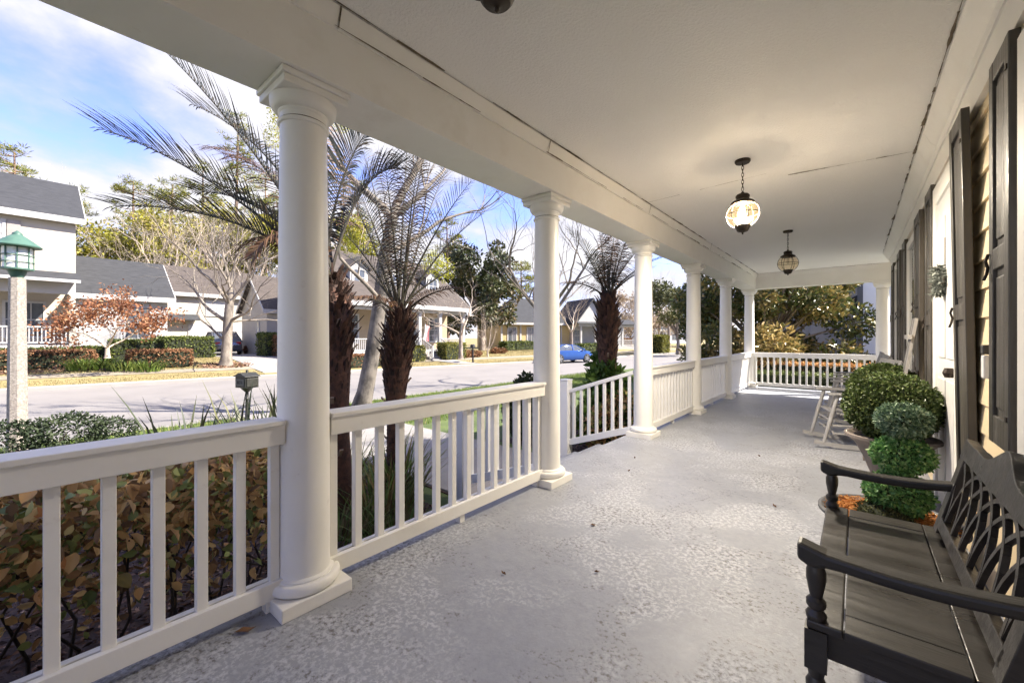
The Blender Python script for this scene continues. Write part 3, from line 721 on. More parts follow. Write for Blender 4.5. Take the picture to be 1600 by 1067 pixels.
# ------------------------------------------------------------------ planting beside the porch
hleaf = leafmat('hedge_leaf', [(0,(.18,.12,.07)),(.15,(.38,.21,.08)),(.38,(.68,.40,.16)),(.62,(.80,.56,.27)),(.76,(.56,.24,.08)),(.87,(.13,.17,.05)),(1,(.09,.13,.04))], .5, .25, 'object')
hleaf2 = leafmat('hedge_inner_leaf', [(0,(.12,.08,.045)),(.25,(.34,.19,.08)),(.5,(.66,.42,.17)),(.68,(.75,.56,.26)),(.76,(.34,.36,.12)),(1,(.16,.21,.06))], .5, .2)
darkstem = mat('dark_stem', (.045,.032,.025), (.025,.018,.014), 20, .9)
def big_leaf_mesh(seed):
    """a broad leaf, cupped along the midrib with a wavy edge and a short stalk"""
    r = random.Random(seed); b = MB(); n = 6; cup = r.uniform(.25,.6); curl = r.uniform(-.3,.5)
    for i in range(n+1):
        u = i/n; w = .33*math.sin(math.pi*min(1,u**.75*.98+.02))**.8; z = -curl*u*u*.4
        for k in (-1,-.5,0,.5,1): b.v.append((u, k*w, z+cup*abs(k)**1.5*w*(1+.3*r.uniform(-1,1))))
    for i in range(n):
        for k in range(4): b.f.append((i*5+k, i*5+k+1, i*5+k+6, i*5+k+5))
    me = bpy.data.meshes.new('leaf'); me.from_pydata(b.v, [], b.f); me.polygons.foreach_set('use_smooth',[True]*len(me.polygons)); me.materials.append(hleaf)
    return me
lm = [big_leaf_mesh(k) for k in range(6)]
def brown_hedge():
    t = thing('leafy_hedge', 'hedge of broad golden brown frostbitten leaves outside the nearest railing', 'hedge', (-2.85,-.1,YARD))
    r = random.Random(11)
    for k in range(46):
        x, y = r.uniform(-.42,.38), r.uniform(-1.15,1.1); h = r.uniform(.7,1.05); pts = [(x,y,0)]
        for q in range(1,5): pts.append((x+r.uniform(-.05,.05)*q, y+r.uniform(-.06,.06)*q, h*q/4))
        MB().tube(pts, [.009,.008,.006,.005,.003], 6).build('stem', darkstem, t)
    for k in range(300):
        x, y = r.uniform(-.18,.50), r.uniform(-.25,1.1); z = 1.12-.62*abs(r.gauss(0,.42)) if k % 7 else r.uniform(.3,.8)
        z = max(.2, min(z, 1.10))
        if z > 1.02: x = r.uniform(-.45,.45)
        o = link('leaf', lm[k % 6], None, t, loc=(x,y,z)); s = r.uniform(.045,.078); o.scale = (s,s,s)
        o.rotation_euler = (r.uniform(-.9,.9), r.uniform(.1,1.5), r.uniform(-1.3,1.3))
    rn = np.random.default_rng(12); n = 8500
    C = np.stack([rn.uniform(-.48,.42,n), rn.uniform(-1.2,1.12,n), 1.08-np.abs(rn.normal(0,.26,n))],1); C[:,2] = np.clip(C[:,2],.12,1.08)
    leaves('inner_leaves', C, hleaf2, t, (.035,.068), .62, 13, rounded=True)
brown_hedge()

rn = np.random.default_rng(31)
def chips(name, x0,x1,y0,y1,n,m,size=(.02,.06),asp=.4,z=YARD+.015):
    C = np.stack([rn.uniform(x0,x1,n), rn.uniform(y0,y1,n), z+rn.random(n)*.02],1)
    return leaves(name, C, m, None, size, asp, int(n), flat=.85)
chipm = leafmat('bark_chip', [(0,(.02,.012,.01)),(.5,(.075,.04,.028)),(.8,(.16,.085,.055)),(1,(.32,.22,.16))], .9, 0)
o = chips('mulch', -5.6,-2.25,-1.2,2.7,16000,chipm); tag(o, 'dark red brown bark mulch and dead leaves in the bed below the railing', 'mulch')
o = chips('leaf_litter', -4.5,-2.25,5.2,11,7000,chipm); tag(o, 'brown leaf litter in the bed beyond the porch steps', 'leaf litter')
grassm = leafmat('lawn_blade', [(0,(.06,.10,.015)),(.5,(.13,.20,.03)),(.85,(.22,.28,.06)),(1,(.40,.36,.14))], .6, .3)
drym = leafmat('dormant_blade', [(0,(.15,.12,.05)),(.5,(.31,.25,.115)),(.85,(.42,.35,.18)),(1,(.17,.18,.06))], .8, .25)
def blades(name, X, Y, m, h=(.03,.07), w=.005, seed=1, zfun=None, lean=.35):
    r = np.random.default_rng(seed); n = len(X); Z = np.array([zfun(a,b) for a,b in zip(X,Y)]) if zfun else np.full(n, YARD)
    a = r.uniform(0,6.283,n); H_ = r.uniform(*h,n); l = H_*lean*r.normal(size=n)
    e = np.stack([np.cos(a),np.sin(a),np.zeros(n)],1)*w; f = np.stack([-np.sin(a)*l,np.cos(a)*l,H_],1); P = np.stack([X,Y,Z],1)
    V = np.stack([P-e,P+e,P+f],1).reshape(-1,3); i = np.arange(n)*3
    return link(name, np_mesh(name, V, np.stack([i,i+1,i+2],1), r.random(n)), m, None, kind='stuff')
n = 52000; Yb = rn.uniform(-1,18,n); Xb = rn.uniform(-10.25,-6.6,n)
k = ~((Yb>2.95)&(Yb<5.0)); o = blades('lawn_grass', Xb[k], Yb[k], grassm, (.04,.09), .006, 41); tag(o, 'bright green lawn grass strip along the near kerb', 'grass')
n = 60000; Yb = rn.uniform(-4,34,n); off = rn.uniform(.2,9,n)
Xb = np.array([lerp_x(FAR,y) for y in Yb])-off
bad = ((off>1.9)&(off<3.4))|((Yb>7.3)&(Yb<13.2))|((Yb>17.9)&(Yb<19.7))
o = blades('dormant_grass', Xb[~bad], Yb[~bad], drym, (.03,.08), .012, 42, ground_z); tag(o, 'straw coloured dormant lawn across the street', 'grass')

def spiky(name, loc, n, h, spread, m, label, cat, w=.011, group=None, seed=1, arch=.25):
    t = thing(name, label, cat, loc, group=group); r = random.Random(seed); b = MB(); rr = []
    for k in range(n):
        a = r.uniform(0,6.283); q = spread*math.sqrt(r.random())*.45; x, y = q*math.cos(a), q*math.sin(a)
        d2 = a+r.uniform(-.7,.7); L = h*r.uniform(.55,1.05); ln = arch*r.uniform(.2,1.6)*L; sx, sy = -math.sin(d2), math.cos(d2); o = len(b.v)
        for i in range(5):
            u = i/4; p = (x+math.cos(d2)*ln*u**1.8, y+math.sin(d2)*ln*u**1.8, L*u*(1-.12*u*arch*4*r.uniform(.5,1))); ww = w*(1-u**2.2)+.0008
            b.v += [(p[0]-sx*ww,p[1]-sy*ww,p[2]),(p[0]+sx*ww,p[1]+sy*ww,p[2])]
        v = r.random()
        for i in range(4): b.f.append((o+2*i,o+2*i+1,o+2*i+3,o+2*i+2)); rr.append(v)
    me = np_mesh('blades', np.array(b.v), np.array(b.f), rr); link('blades', me, m, t, kind='stuff')
    MB().lathe([(spread*.3,0),(spread*.22,.05),(.01,.09)], 10).build('crown', mulch_m, t)
    return t
iris = leafmat('sword_leaf', [(0,(.03,.04,.025)),(.6,(.07,.085,.04)),(1,(.17,.16,.08))], .5, .15)
liri = leafmat('lily_turf_leaf', [(0,(.10,.075,.03)),(.35,(.19,.15,.055)),(.6,(.085,.14,.03)),(1,(.16,.24,.06))], .6, .2)
for i,(p,lab) in enumerate([((-6.55,1.35,YARD),'sparse sword leaved clump, leftmost above the nearest railing'),((-6.3,1.95,YARD),'sword leaved clump in the middle of the row above the nearest railing'),((-6.35,2.5,YARD),'densest sword leaved clump just left of the black mailbox post')]):
    spiky('sword_plant', p, (26,34,42)[i], 1.28, .9, iris, lab, 'plant', .02, 'dark sword leaved plants by the lawn', 50+i, .32)
for i,(p,lab,h) in enumerate([((-3.2,1.60,YARD),'dry tan and green grass clump closest behind the second railing',.5),((-3.35,2.12,YARD),'green grass clump at the foot of the palm trunks',.75),((-3.75,2.55,YARD),'bright strappy grass clump beside the walkway',.8),((-2.85,1.95,YARD),'low straw coloured grass clump under the second railing',.42),((-4.35,2.2,YARD),'tall green clump behind the left palm trunk',.8)]):
    spiky('grass_clump', p, 150, h, .6, liri, lab, 'plant', .009, 'strappy grass clumps around the palms', 60+i, .55)

def leaf_shrub(name, loc, E, n, m, size, label, cat='shrub', group=None, seed=1, aspect=.5, shell=.6, stems=6, rz=0, core=True):
    t = thing(name, label, cat, loc, rz, group); r = np.random.default_rng(seed)
    C, dd, k = in_ellipsoids(E, n, r, shell); C[:,2] = np.maximum(C[:,2], .02)
    leaves('foliage', C, m, t, size, aspect, seed, dd, .35, rndshift=r.random(len(E))[k] if len(E) > 3 else None, rounded=True)
    b = MB(); rr = random.Random(seed); zt = max(e[2] for e in E)
    for k in range(stems):
        e = rr.choice(E); b.tube([(rr.uniform(-.08,.08),rr.uniform(-.08,.08),0),(e[0]*.5,e[1]*.5,e[2]*.5),(e[0],e[1],e[2])], [.02,.014,.006], 5)
    b.build('stems', darkstem, t)
    return t
def hedge_box(loc, sx, sy, sz, n, m, label, seed=1, size=(.06,.12), rz=0, group=None, name='clipped_hedge', cat='hedge', corem=None):
    t = thing(name, label, cat, loc, rz, group); r = np.random.default_rng(seed)
    P = r.uniform(-1,1,(n,3)); ax = r.integers(0,5,n); sg = r.choice([-1,1],n)
    for a in range(3):
        sel = ((ax == a) if a < 2 else (ax >= 2)); 
        P[sel,a] = (sg[sel] if a < 2 else 1)*(1-.10*r.random(sel.sum()))
    bulge = 1-.06*np.abs(P[:,2:3])
    P = P*np.array([sx/2,sy/2,sz/2])*bulge; P += r.normal(size=P.shape)*size[0]*.35; P[:,2] += sz/2; P[:,2] = np.maximum(P[:,2],.0)
    leaves('foliage', P, m, t, size, .5, seed)
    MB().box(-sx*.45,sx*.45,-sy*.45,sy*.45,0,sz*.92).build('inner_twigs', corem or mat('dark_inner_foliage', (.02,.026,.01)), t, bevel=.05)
    return t
glossy = leafmat('glossy_hedge_leaf', [(0,(.012,.02,.008)),(.6,(.03,.045,.018)),(1,(.065,.08,.04))], .65, .12)
leaf_shrub('low_shrub', (-8.7,.15,YARD), [(0,-.35,.36,.42,.5,.28),(0,.25,.38,.4,.45,.28),(.1,.72,.30,.3,.3,.24),(0,-.9,.34,.4,.5,.26)], 6500, glossy, (.035,.06), 'low dark green shrub at the foot of the concrete lamp post', seed=71)
vinem = leafmat('vine_leaf', [(0,(.03,.06,.012)),(.5,(.08,.15,.025)),(.9,(.16,.24,.05)),(1,(.30,.20,.07))], .45, .25)
leaf_shrub('vine_shrub', (-3.05,5.95,YARD), [(0,0,.45,.42,.42,.5),(.05,-.1,.95,.3,.3,.42),(-.1,.1,1.25,.2,.2,.25),(.1,-.35,.4,.3,.35,.35)], 2600, vinem, (.09,.17), 'bright green leafy vine climbing the foot of the far palm trunk', seed=72)
leaf_shrub('dry_shrub', (-2.75,5.75,YARD), [(0,0,.5,.35,.4,.45),(0,-.4,.4,.3,.3,.35)], 1800, hleaf2, (.06,.11), 'brown and green shrub behind the stair railing', seed=73)
leaf_shrub('dark_shrub', (-4.3,5.35,YARD), [(0,0,.55,.3,.32,.5),(.05,.1,.85,.22,.22,.3)], 2600, glossy, (.05,.1), 'dark green shrub behind the white newel post', seed=74)

# ------------------------------------------------------------------ palms
frondm = leafmat('palm_leaflet', [(0,(.014,.019,.022)),(.45,(.03,.036,.033)),(.7,(.05,.048,.034)),(1,(.085,.062,.04))], .6, .10)
frondb = leafmat('dead_palm_leaflet', [(0,(.06,.03,.018)),(.5,(.11,.058,.033)),(1,(.18,.11,.065))], .6, .25)
rachm = mat('palm_rachis', (.06,.058,.035), (.04,.03,.02), 8, .5)
def frond(p0, pc, p1, parent, seed, m, L=.34, n=46, droop=.35, hw=.0075):
    r = random.Random(seed); p0, pc, p1 = Vector(p0), Vector(pc), Vector(p1)
    def B(u): return p0*(1-u)**2+pc*2*u*(1-u)+p1*u*u
    def T(u): return ((pc-p0)*(1-u)+(p1-pc)*u).normalized()
    pts = [B(i/14) for i in range(15)]
    st = MB().tube(pts, [.017-.0155*i/14 for i in range(15)], 5).build('frond', rachm, parent, smooth=60)
    V = []; F = []; R = []
    for i in range(n):
        u = .17+.83*i/(n-1); p = B(u); t = T(u); sd = t.cross(Vector((0,0,1)))
        if sd.length < 1e-3: sd = Vector((1,0,0))
        sd.normalize(); up = sd.cross(t)
        ll = L*(.35+.65*math.sin(math.pi*min(1,.12+.80*u))**.7)*r.uniform(.88,1.08)
        fwd = .30+.50*u**1.6
        for s in (-1,1):
            d0 = (sd*s*(1-.25*u)+t*fwd+up*.28+Vector((r.uniform(-.06,.06),r.uniform(-.06,.06),r.uniform(-.06,.06)))).normalized()
            d1 = (d0+Vector((0,0,-1))*droop*r.uniform(.6,1.4)).normalized(); d2 = (d1+Vector((0,0,-1))*droop*r.uniform(.7,1.5)).normalized()
            q0 = p; q1 = p+d0*ll*.35; q2 = q1+d1*ll*.35; q3 = q2+d2*ll*.30
            wv = t*hw; o = len(V); v = r.random()
            for q, w in ((q0,.55),(q1,1),(q2,.8),(q3,.08)): V += [tuple(q-wv*w), tuple(q+wv*w)]
            for k in range(3): F.append((o+2*k,o+2*k+1,o+2*k+3,o+2*k+2)); R.append(v)
    link('leaflets', np_mesh('leaflets', np.array(V), np.array(F), R), m, st)
def palm(name, base, hub, label, tr, fronds, seed, rand=6, L=.34, flen=1.7, nl=40, hw=.0075):
    t = thing(name, label, 'palm tree', base, group='frost browned feather palms in the front bed'); r = random.Random(seed)
    b0 = Vector(base); hb = Vector(hub)-b0; ax = [Vector((0,0,0)).lerp(hb, i/10)+Vector((math.sin(i*.6)*.012,math.cos(i*.7)*.012,0)) for i in range(11)]
    rad = [tr[0]+(tr[1]-tr[0])*smoothstep(.35,.78,i/10) if i < 9 else tr[1]*(.85 if i == 9 else .5) for i in range(11)]
    MB().tube(ax, rad, 16).build('trunk', boot, t, smooth=50)
    b = MB(); nb = 950
    for k in range(nb):
        u = (k+.5)/nb; i = min(9,int(u*10)); p = ax[i].lerp(ax[i+1], u*10-i); rr = rad[i]+(rad[i+1]-rad[i])*(u*10-i)
        a = k*2.39996+r.uniform(-.25,.25); o = Vector((math.cos(a),math.sin(a),0)); s = Vector((-o.y,o.x,0))
        ln = (.026+.075*smoothstep(.45,.8,u))*r.uniform(.5,1.5); w = (.012+.014*smoothstep(.4,.8,u))*r.uniform(.5,1.3); ou = .15+.75*smoothstep(.4,.8,u)*r.random()
        up = Vector((0,0,1)) if u > .3 or r.random() > .4 else Vector((0,0,-.5))
        q0 = p+o*rr*.9; q1 = q0+up*ln+o*ln*ou+s*r.uniform(-.02,.02); th = o*.008
        v = [q0-s*w-th,q0+s*w-th,q0+s*w*.9+th*1.4,q0-s*w*.9+th*1.4,q1-s*w*.45-th*.3,q1+s*w*.45-th*.3,q1+s*w*.4+th*.5,q1-s*w*.4+th*.5]
        b.add([tuple(x) for x in v], [(0,3,2,1),(4,5,6,7),(0,1,5,4),(1,2,6,5),(2,3,7,6),(3,0,4,7)])
    b.build('leaf_bases', boot, t, kind='stuff')
    for k in range(14):   # pale cut stubs
        u = r.uniform(.15,.85); i = int(u*10); p = ax[i]; a = r.uniform(0,6.283); o = Vector((math.cos(a),math.sin(a),0))
        MB().bar(p+o*rad[i]*.9+Vector((0,0,-.01)), p+o*(rad[i]+.05)+Vector((0,0,.06)), .03, .012).build('cut_stub', mat('cut_stub', (.30,.22,.16), (.2,.14,.1), 9, .8), t)
    k = 0
    for tip, ctl in fronds:
        tp = Vector(tip)-b0
        if ctl is None:
            dd = tp-hb; cp = hb+dd*.45+Vector((0,0,dd.length*(.17 if dd.z > 0 else .42)))
        else: cp = Vector(ctl)-b0
        dead = tp.z < hb.z+.25 or r.random() < .18
        frond(hb+Vector((r.uniform(-.05,.05),r.uniform(-.05,.05),-.03)), cp, tp, t, seed*100+k, frondb if dead else frondm, L*r.uniform(.9,1.1), nl, .5 if dead else .16, hw); k += 1
    for q in range(rand):
        a = r.uniform(0,6.283); el = r.uniform(.2,1.35); ln = flen*r.uniform(.75,1.05)
        tp = hb+Vector((math.cos(a)*math.cos(el),math.sin(a)*math.cos(el),math.sin(el)*.9))*ln; cp = hb+(tp-hb)*.45+Vector((0,0,ln*.24))
        frond(hb+Vector((r.uniform(-.05,.05),r.uniform(-.05,.05),-.03)), cp, tp, t, seed*100+50+q, frondm if r.random()<.7 else frondb, L, nl, .3, hw)
palm('feather_palm', (-3.60,1.83,YARD), (-3.84,1.87,1.81), 'palm with shaggy dark trunk just right of the nearest column, fronds reaching left', (.13,.18),
     [((-4.41,0.41,2.83),(-4.08,1.08,2.65)),((-4.37,0.64,3.68),(-4.02,1.33,3.00)),((-4.41,0.47,2.27),(-3.97,1.24,2.39)),((-4.82,1.04,3.45),(-4.25,1.65,3.13)),((-4.67,1.69,4.22),(-4.21,1.95,3.46)),
      ((-3.50,2.15,3.30),(-3.81,1.90,2.90)),((-3.62,2.45,2.98),(-3.84,2.13,2.92)),((-4.55,1.01,2.56),(-4.13,1.50,2.59)),((-5.46,1.42,3.31),(-4.52,1.82,3.04)),((-3.71,1.19,1.90),(-3.76,1.41,2.32))], 1, 0, .45, 1.9, 62, .0085)
palm('feather_palm', (-3.99,2.65,YARD), (-3.92,2.71,1.54), 'full crowned palm with shaggy trunk standing in the middle of the second bay', (.08,.155),
     [((-3.16,3.09,2.93),None),((-3.28,3.38,2.66),None),((-3.62,2.83,3.32),None),((-4.10,2.95,3.71),None),((-3.80,2.43,3.14),None),((-4.45,2.53,3.51),None),((-4.34,2.23,2.95),None),((-4.20,2.09,2.44),None),((-3.46,3.36,2.12),None),((-3.89,3.39,3.36),None),((-3.28,2.47,2.90),None),((-3.29,2.98,1.77),None),((-4.68,2.47,2.22),None),((-3.91,2.20,1.65),None),((-3.81,2.15,2.70),None)], 2, 0, .29, 1.5, 40, .0050)
palm('feather_palm', (-3.02,5.96,YARD), (-3.02,5.96,1.91), 'shorter palm with thick brown trunk and upright fronds beyond the porch steps', (.115,.165),
     [((-3.43,5.48,2.90),None),((-3.37,5.27,2.07),None),((-3.48,5.96,2.83),None),((-3.13,5.86,2.99),None),((-2.83,5.85,2.99),None),((-2.82,6.38,2.97),None),((-2.56,6.21,2.67),None),((-2.50,6.39,2.33),None),((-3.60,5.99,2.49),None),((-2.64,5.62,2.58),None),((-2.46,6.82,2.57),None),((-3.06,5.53,2.48),None),((-3.29,6.38,2.94),None)], 3, 1, .27, 1.3, 34, .006)

# ------------------------------------------------------------------ bare and leafy trees
def grow(b, p, d, ln, r0, depth, rr, tips, spread=.75, kids=(3,5), up=.25, sides=(8,6,5,4,3,3)):
    n = 5 if depth > 1 else 3; pts = [p]; dd = d.normalized(); q = p
    for i in range(n):
        dd = (dd+Vector((rr.gauss(0,.13),rr.gauss(0,.13),rr.gauss(0,.10)+up*.10))).normalized(); q = q+dd*(ln/n); pts.append(q)
    r1 = r0*(.55 if depth else .25)
    b.tube(pts, [r0+(r1-r0)*i/n for i in range(n+1)], sides[min(5, max(0, 5-depth))], False)
    tips.append((q, dd, depth, pts))
    if depth <= 0: return
    k = rr.randint(*kids)
    for j in range(k):
        i = n if j == 0 else rr.randint(max(1,n//2), n); bp = pts[i]; a = rr.uniform(0,6.283)
        perp = dd.orthogonal().normalized(); perp = Matrix.Rotation(a, 3, dd) @ perp
        nd = (dd*(1.0 if j else 1.6)+perp*spread*rr.uniform(.6,1.3)+Vector((0,0,up))).normalized()
        grow(b, bp, nd, ln*rr.uniform(.58,.82), r1*(.95 if j == 0 else rr.uniform(.5,.8)), depth-1, rr, tips, spread, kids, up, sides)
def bare_tree(name, loc, height, r0, label, m, seed, depth=5, spread=.75, kids=(3,4), up=.25, lean=(0,0), group=None, trunk=.3, twigm=None, bend=None):
    t = thing(name, label, 'tree', loc, group=group); rr = random.Random(seed); tb = MB(); tips = []
    th = height*trunk; top = Vector((lean[0],lean[1],th))
    pts = [Vector((0,0,-.1)), Vector((lean[0]*.1,lean[1]*.1,th*.08)), Vector((lean[0]*.35,lean[1]*.35,th*.45)), top] if bend is None else [Vector(x) for x in bend]
    top = pts[-1]
    tb.tube(pts, [r0*1.45, r0*1.08]+[r0*(1-.25*i/max(1,len(pts)-3)) for i in range(len(pts)-2)], 14, False); tb.build('trunk', m, t, smooth=60)
    br = MB(); nk = rr.randint(3,4)
    for j in range(nk):
        a = 6.283*j/nk+rr.uniform(-.4,.4); nd = Vector((math.cos(a)*spread,math.sin(a)*spread,rr.uniform(.55,1.2)))
        grow(br, top+Vector((0,0,-.12*rr.random()*th)), nd, (height-th)*rr.uniform(.34,.44), r0*rr.uniform(.42,.58), depth-1, rr, tips, spread, kids, up)
    br.build('crown', twigm or twig, t, smooth=60)
    return t, tips
# pale street tree across the road
bt = thing('bare_tree', 'pale bare tree with spreading limbs on the lawn across the street', 'tree', (-25.2,6.75,-.18)); rr = random.Random(8)
tp = [(0,0,-.1),(.02,.02,.35),(.05,.05,1.2),(.0,.1,2.2),(.05,.15,3.1),(.1,.2,3.9)]
MB().tube(tp, [.36,.26,.225,.215,.20,.13], 16, False).build('trunk', palebark, bt, smooth=60)
br = MB(); tips = []
for (i, d0, ln, r0) in [(2,(-.75,-.65,.28),2.6,.07),(3,(-.7,-.75,.75),2.7,.095),(3,(.75,.6,.55),2.3,.085),(4,(-.35,-.5,1.1),2.5,.10),(4,(.5,.45,1.0),2.4,.10),(5,(0,.1,1.2),2.2,.09),(5,(-.3,.3,1.0),2.2,.08),(4,(.6,-.3,.8),2.2,.075),(3,(.5,.8,.25),2.2,.06),(5,(.3,-.3,1.1),2.1,.07)]:
    grow(br, Vector(tp[i]), Vector(d0), ln, r0, 4, rr, tips, .8, (3,4), .14)
br.build('crown', palebark, bt, smooth=60)
# white barked tree between the palms
wt = thing('bare_tree', 'slender leaning tree with pale patchy bark between the two near palms', 'tree', (-9.4,5.45,YARD)); rr = random.Random(9)
tp = [(-.06,-.06,-.05),(.02,.02,.4),(.15,.13,1.3),(.28,.26,2.6),(.35,.36,3.8),(.55,.45,4.7)]
MB().tube(tp, [.25,.20,.18,.165,.155,.13], 14, False).build('trunk', mottled, wt, smooth=60)
br = MB(); tips = []
for (i, d0, ln, r0) in [(5,(.12,.3,1),2.0,.12),(5,(-.5,-.3,1),1.9,.10),(4,(.1,.9,.8),1.9,.08),(3,(.3,-.8,.7),1.5,.065),(4,(-.3,.6,.9),1.8,.07),(5,(.5,.7,.8),1.9,.07)]:
    grow(br, Vector(tp[i]), Vector(d0), ln, r0, 5, rr, tips, .7, (3,4), .2)
br.build('crown', palebark, wt, smooth=60)
mist = leafmat('mistletoe_leaf', [(0,(.20,.21,.015)),(.5,(.38,.38,.03)),(1,(.55,.52,.07))], .6, .35)
r9 = np.random.default_rng(9); E = []
for p in ((-10.36,5.40,7.00),(-8.50,7.23,3.08),(-10.06,5.52,3.70),(-11.76,4.35,7.24),(-11.95,4.33,6.61),(-8.72,7.04,3.29)):
    E.append((p[0]+9.4,p[1]-5.45,p[2]-YARD,.33,.33,.38))
C, dd, k = in_ellipsoids(E, 2600, r9, .3); leaves('mistletoe', C, mist, wt, (.05,.10), .3, 91, dd, .3)

bare_tree('bare_tree', (-9.45,13.0,YARD), 8.6, .17, 'bare tree on the near verge, its trunk hidden by the second column', palebark, 77, 5, .85, (3,4), .22, (.1,.1), None, .3, palebark)
# shrub tree with rusty dead leaves
rust = leafmat('rusty_leaf', [(0,(.13,.05,.025)),(.5,(.26,.105,.05)),(.85,(.36,.17,.08)),(1,(.42,.26,.15))], .7, .25)
st, tips = bare_tree('rusty_tree', (-24.91,2.31,0.44), 3.7, .085, 'low spreading tree with rust brown dead leaves before the left house', twig, 14, 4, 1.0, (3,4), .1, (0,0), None, .10)
T = np.array([tuple(q) for q,dd,dp,pt in tips if dp <= 1]); rr_ = np.random.default_rng(15)
C = T[rr_.integers(0,len(T),3300)]+rr_.normal(size=(3300,3))*.15
leaves('dead_leaves', C, rust, st, (.10,.19), .5, 16)

def leafy_tree(name, loc, E, n, m, size, label, th, r0, seed, group=None, shell=.35, aspect=.5, barkm=None, cat='tree', cut=None):
    t = thing(name, label, cat, loc, group=group); rr = random.Random(seed); r = np.random.default_rng(seed)
    zc = np.mean([e[2] for e in E])
    MB().tube([(0,0,-.1),(.03*th,0,th*.4),(0,.02*th,th),(0,0,zc)], [r0*1.3,r0,r0*.8,r0*.35], 10, False).build('trunk', barkm or bark, t, smooth=60)
    b = MB()
    for e in E:
        a = Vector((0,.02*th,rr.uniform(.7,1.1)*th)); c = Vector(e[:3]); mid = a.lerp(c,.5)+Vector((0,0,.1*th*rr.random()))
        b.tube([a,mid,c], [r0*.45,r0*.3,r0*.12], 6, False)
        for q in range(4):
            v = Vector((rr.gauss(0,1),rr.gauss(0,1),rr.gauss(0,1))).normalized(); b.tube([c,c+Vector((v.x*e[3],v.y*e[4],v.z*e[5]))*.8], [r0*.1,r0*.03], 4, False)
    b.build('limbs', barkm or bark, t, smooth=60)
    C, dd, k = in_ellipsoids(E, n, r, shell)
    leaves('crown', C, m, t, size, aspect, seed, dd, .35, rndshift=r.random(len(E))[k], rounded=n > 20000)
    return t
def blobs(seed, n, R, rz, z0, z1, rmin, rmax, squash=.75):
    r = random.Random(seed); E = []
    for k in range(n):
        a = r.uniform(0,6.283); z = r.uniform(z0,z1); u = (z-z0)/(z1-z0+1e-6); q = R*math.sqrt(r.random())*(1-.55*abs(u-.4)); s = r.uniform(rmin,rmax)
        E.append((q*math.cos(a), q*math.sin(a), z, s, s, s*squash))
    return E
magn = leafmat('magnolia_leaf', [(0,(.03,.045,.016)),(.35,(.075,.10,.03)),(.55,(.19,.165,.055)),(.75,(.40,.29,.10)),(.9,(.52,.37,.14)),(1,(.60,.48,.25))], .35, .2)
leafy_tree('magnolia_tree', (-2.55,17.2,YARD), blobs(21,80,3.0,1,.5,5.6,.4,.85,.8), 34000, magn, (.13,.22), 'broad magnolia with golden brown leaves filling the far end of the porch', 1.2, .13, 21, aspect=.42)
darkg = leafmat('dark_evergreen_leaf', [(0,(.014,.02,.008)),(.4,(.04,.052,.018)),(.7,(.08,.085,.03)),(.88,(.15,.115,.055)),(1,(.24,.17,.10))], .45, .15)
leafy_tree('magnolia_tree', (-26.63,27.25,-0.71), blobs(22,34,3.9,1,2.8,10.4,.6,1.35,.8), 8500, darkg, (.3,.5), 'dark evergreen tree rising beside the cottage with dormers', 3.2, .3, 22)
live = leafmat('live_oak_leaf', [(0,(.05,.06,.02)),(.5,(.12,.125,.045)),(1,(.22,.20,.09))], .6, .2)
paleleaf = leafmat('pale_dry_leaf', [(0,(.22,.17,.12)),(.5,(.38,.30,.22)),(1,(.50,.42,.33))], .8, .25)
leafy_tree('oak_tree', (-14.02,43.09,-0.40), blobs(23,16,3.2,1,2.8,7.0,.8,1.5,.7), 5200, live, (.25,.4), 'small olive green oak on the lawn at the street bend', 1.9, .18, 23, shell=.2)
# loblolly pines: tall bare trunks, tufted crowns
needle = leafmat('pine_needle', [(0,(.05,.07,.01)),(.45,(.13,.15,.018)),(.8,(.26,.25,.03)),(1,(.40,.35,.06))], .6, .3)
def pine(loc, h, label, seed, r0=.22, crown=.45, tufts=120, rad=3.0, group='tall pines behind the houses'):
    t = thing('pine_tree', label, 'tree', loc, group=group); rr = random.Random(seed); rn_ = np.random.default_rng(seed)
    lean = (rr.uniform(-.5,.5), rr.uniform(-.5,.5))
    MB().tube([(0,0,-.2),(lean[0]*.3,lean[1]*.3,h*.4),(lean[0],lean[1],h*.97)], [r0*1.2,r0*.9,r0*.25], 9, False).build('trunk', pinebark, t, smooth=60)
    b = MB(); C = []; D = []
    for k in range(int(tufts/4)):
        z = h*(1-crown*rr.random()**.8); u = (h-z)/(h*crown); L = rad*(.25+.75*u**.6)*rr.uniform(.6,1.1); a = rr.uniform(0,6.283)
        p = Vector((lean[0]*z/h,lean[1]*z/h,z)); e = p+Vector((math.cos(a)*L,math.sin(a)*L,rr.uniform(-.1,.45)*L)); m_ = p.lerp(e,.5)+Vector((0,0,-.06*L))
        b.tube([p,m_,e], [r0*.22,r0*.14,r0*.05], 5, False)
        for q in range(4):
            c = p.lerp(e, rr.uniform(.55,1.0))+Vector((rr.gauss(0,.3),rr.gauss(0,.3),rr.gauss(0,.22)))
            b.tube([m_.lerp(e,.5),c], [r0*.06,r0*.03], 3, False)
            n_ = 26; dv = rn_.normal(size=(n_,3)); dv[:,2] = np.abs(dv[:,2])*.9; dv /= np.linalg.norm(dv,axis=1)[:,None]
            C.append(np.array(c)+dv*rn_.uniform(.0,.34,(n_,1))); D.append(dv)
    b.build('branches', pinebark, t, smooth=60, kind='stuff')
    leaves('crown', np.concatenate(C), needle, t, (.28,.5), .14, seed, np.concatenate(D), .8)
    return t
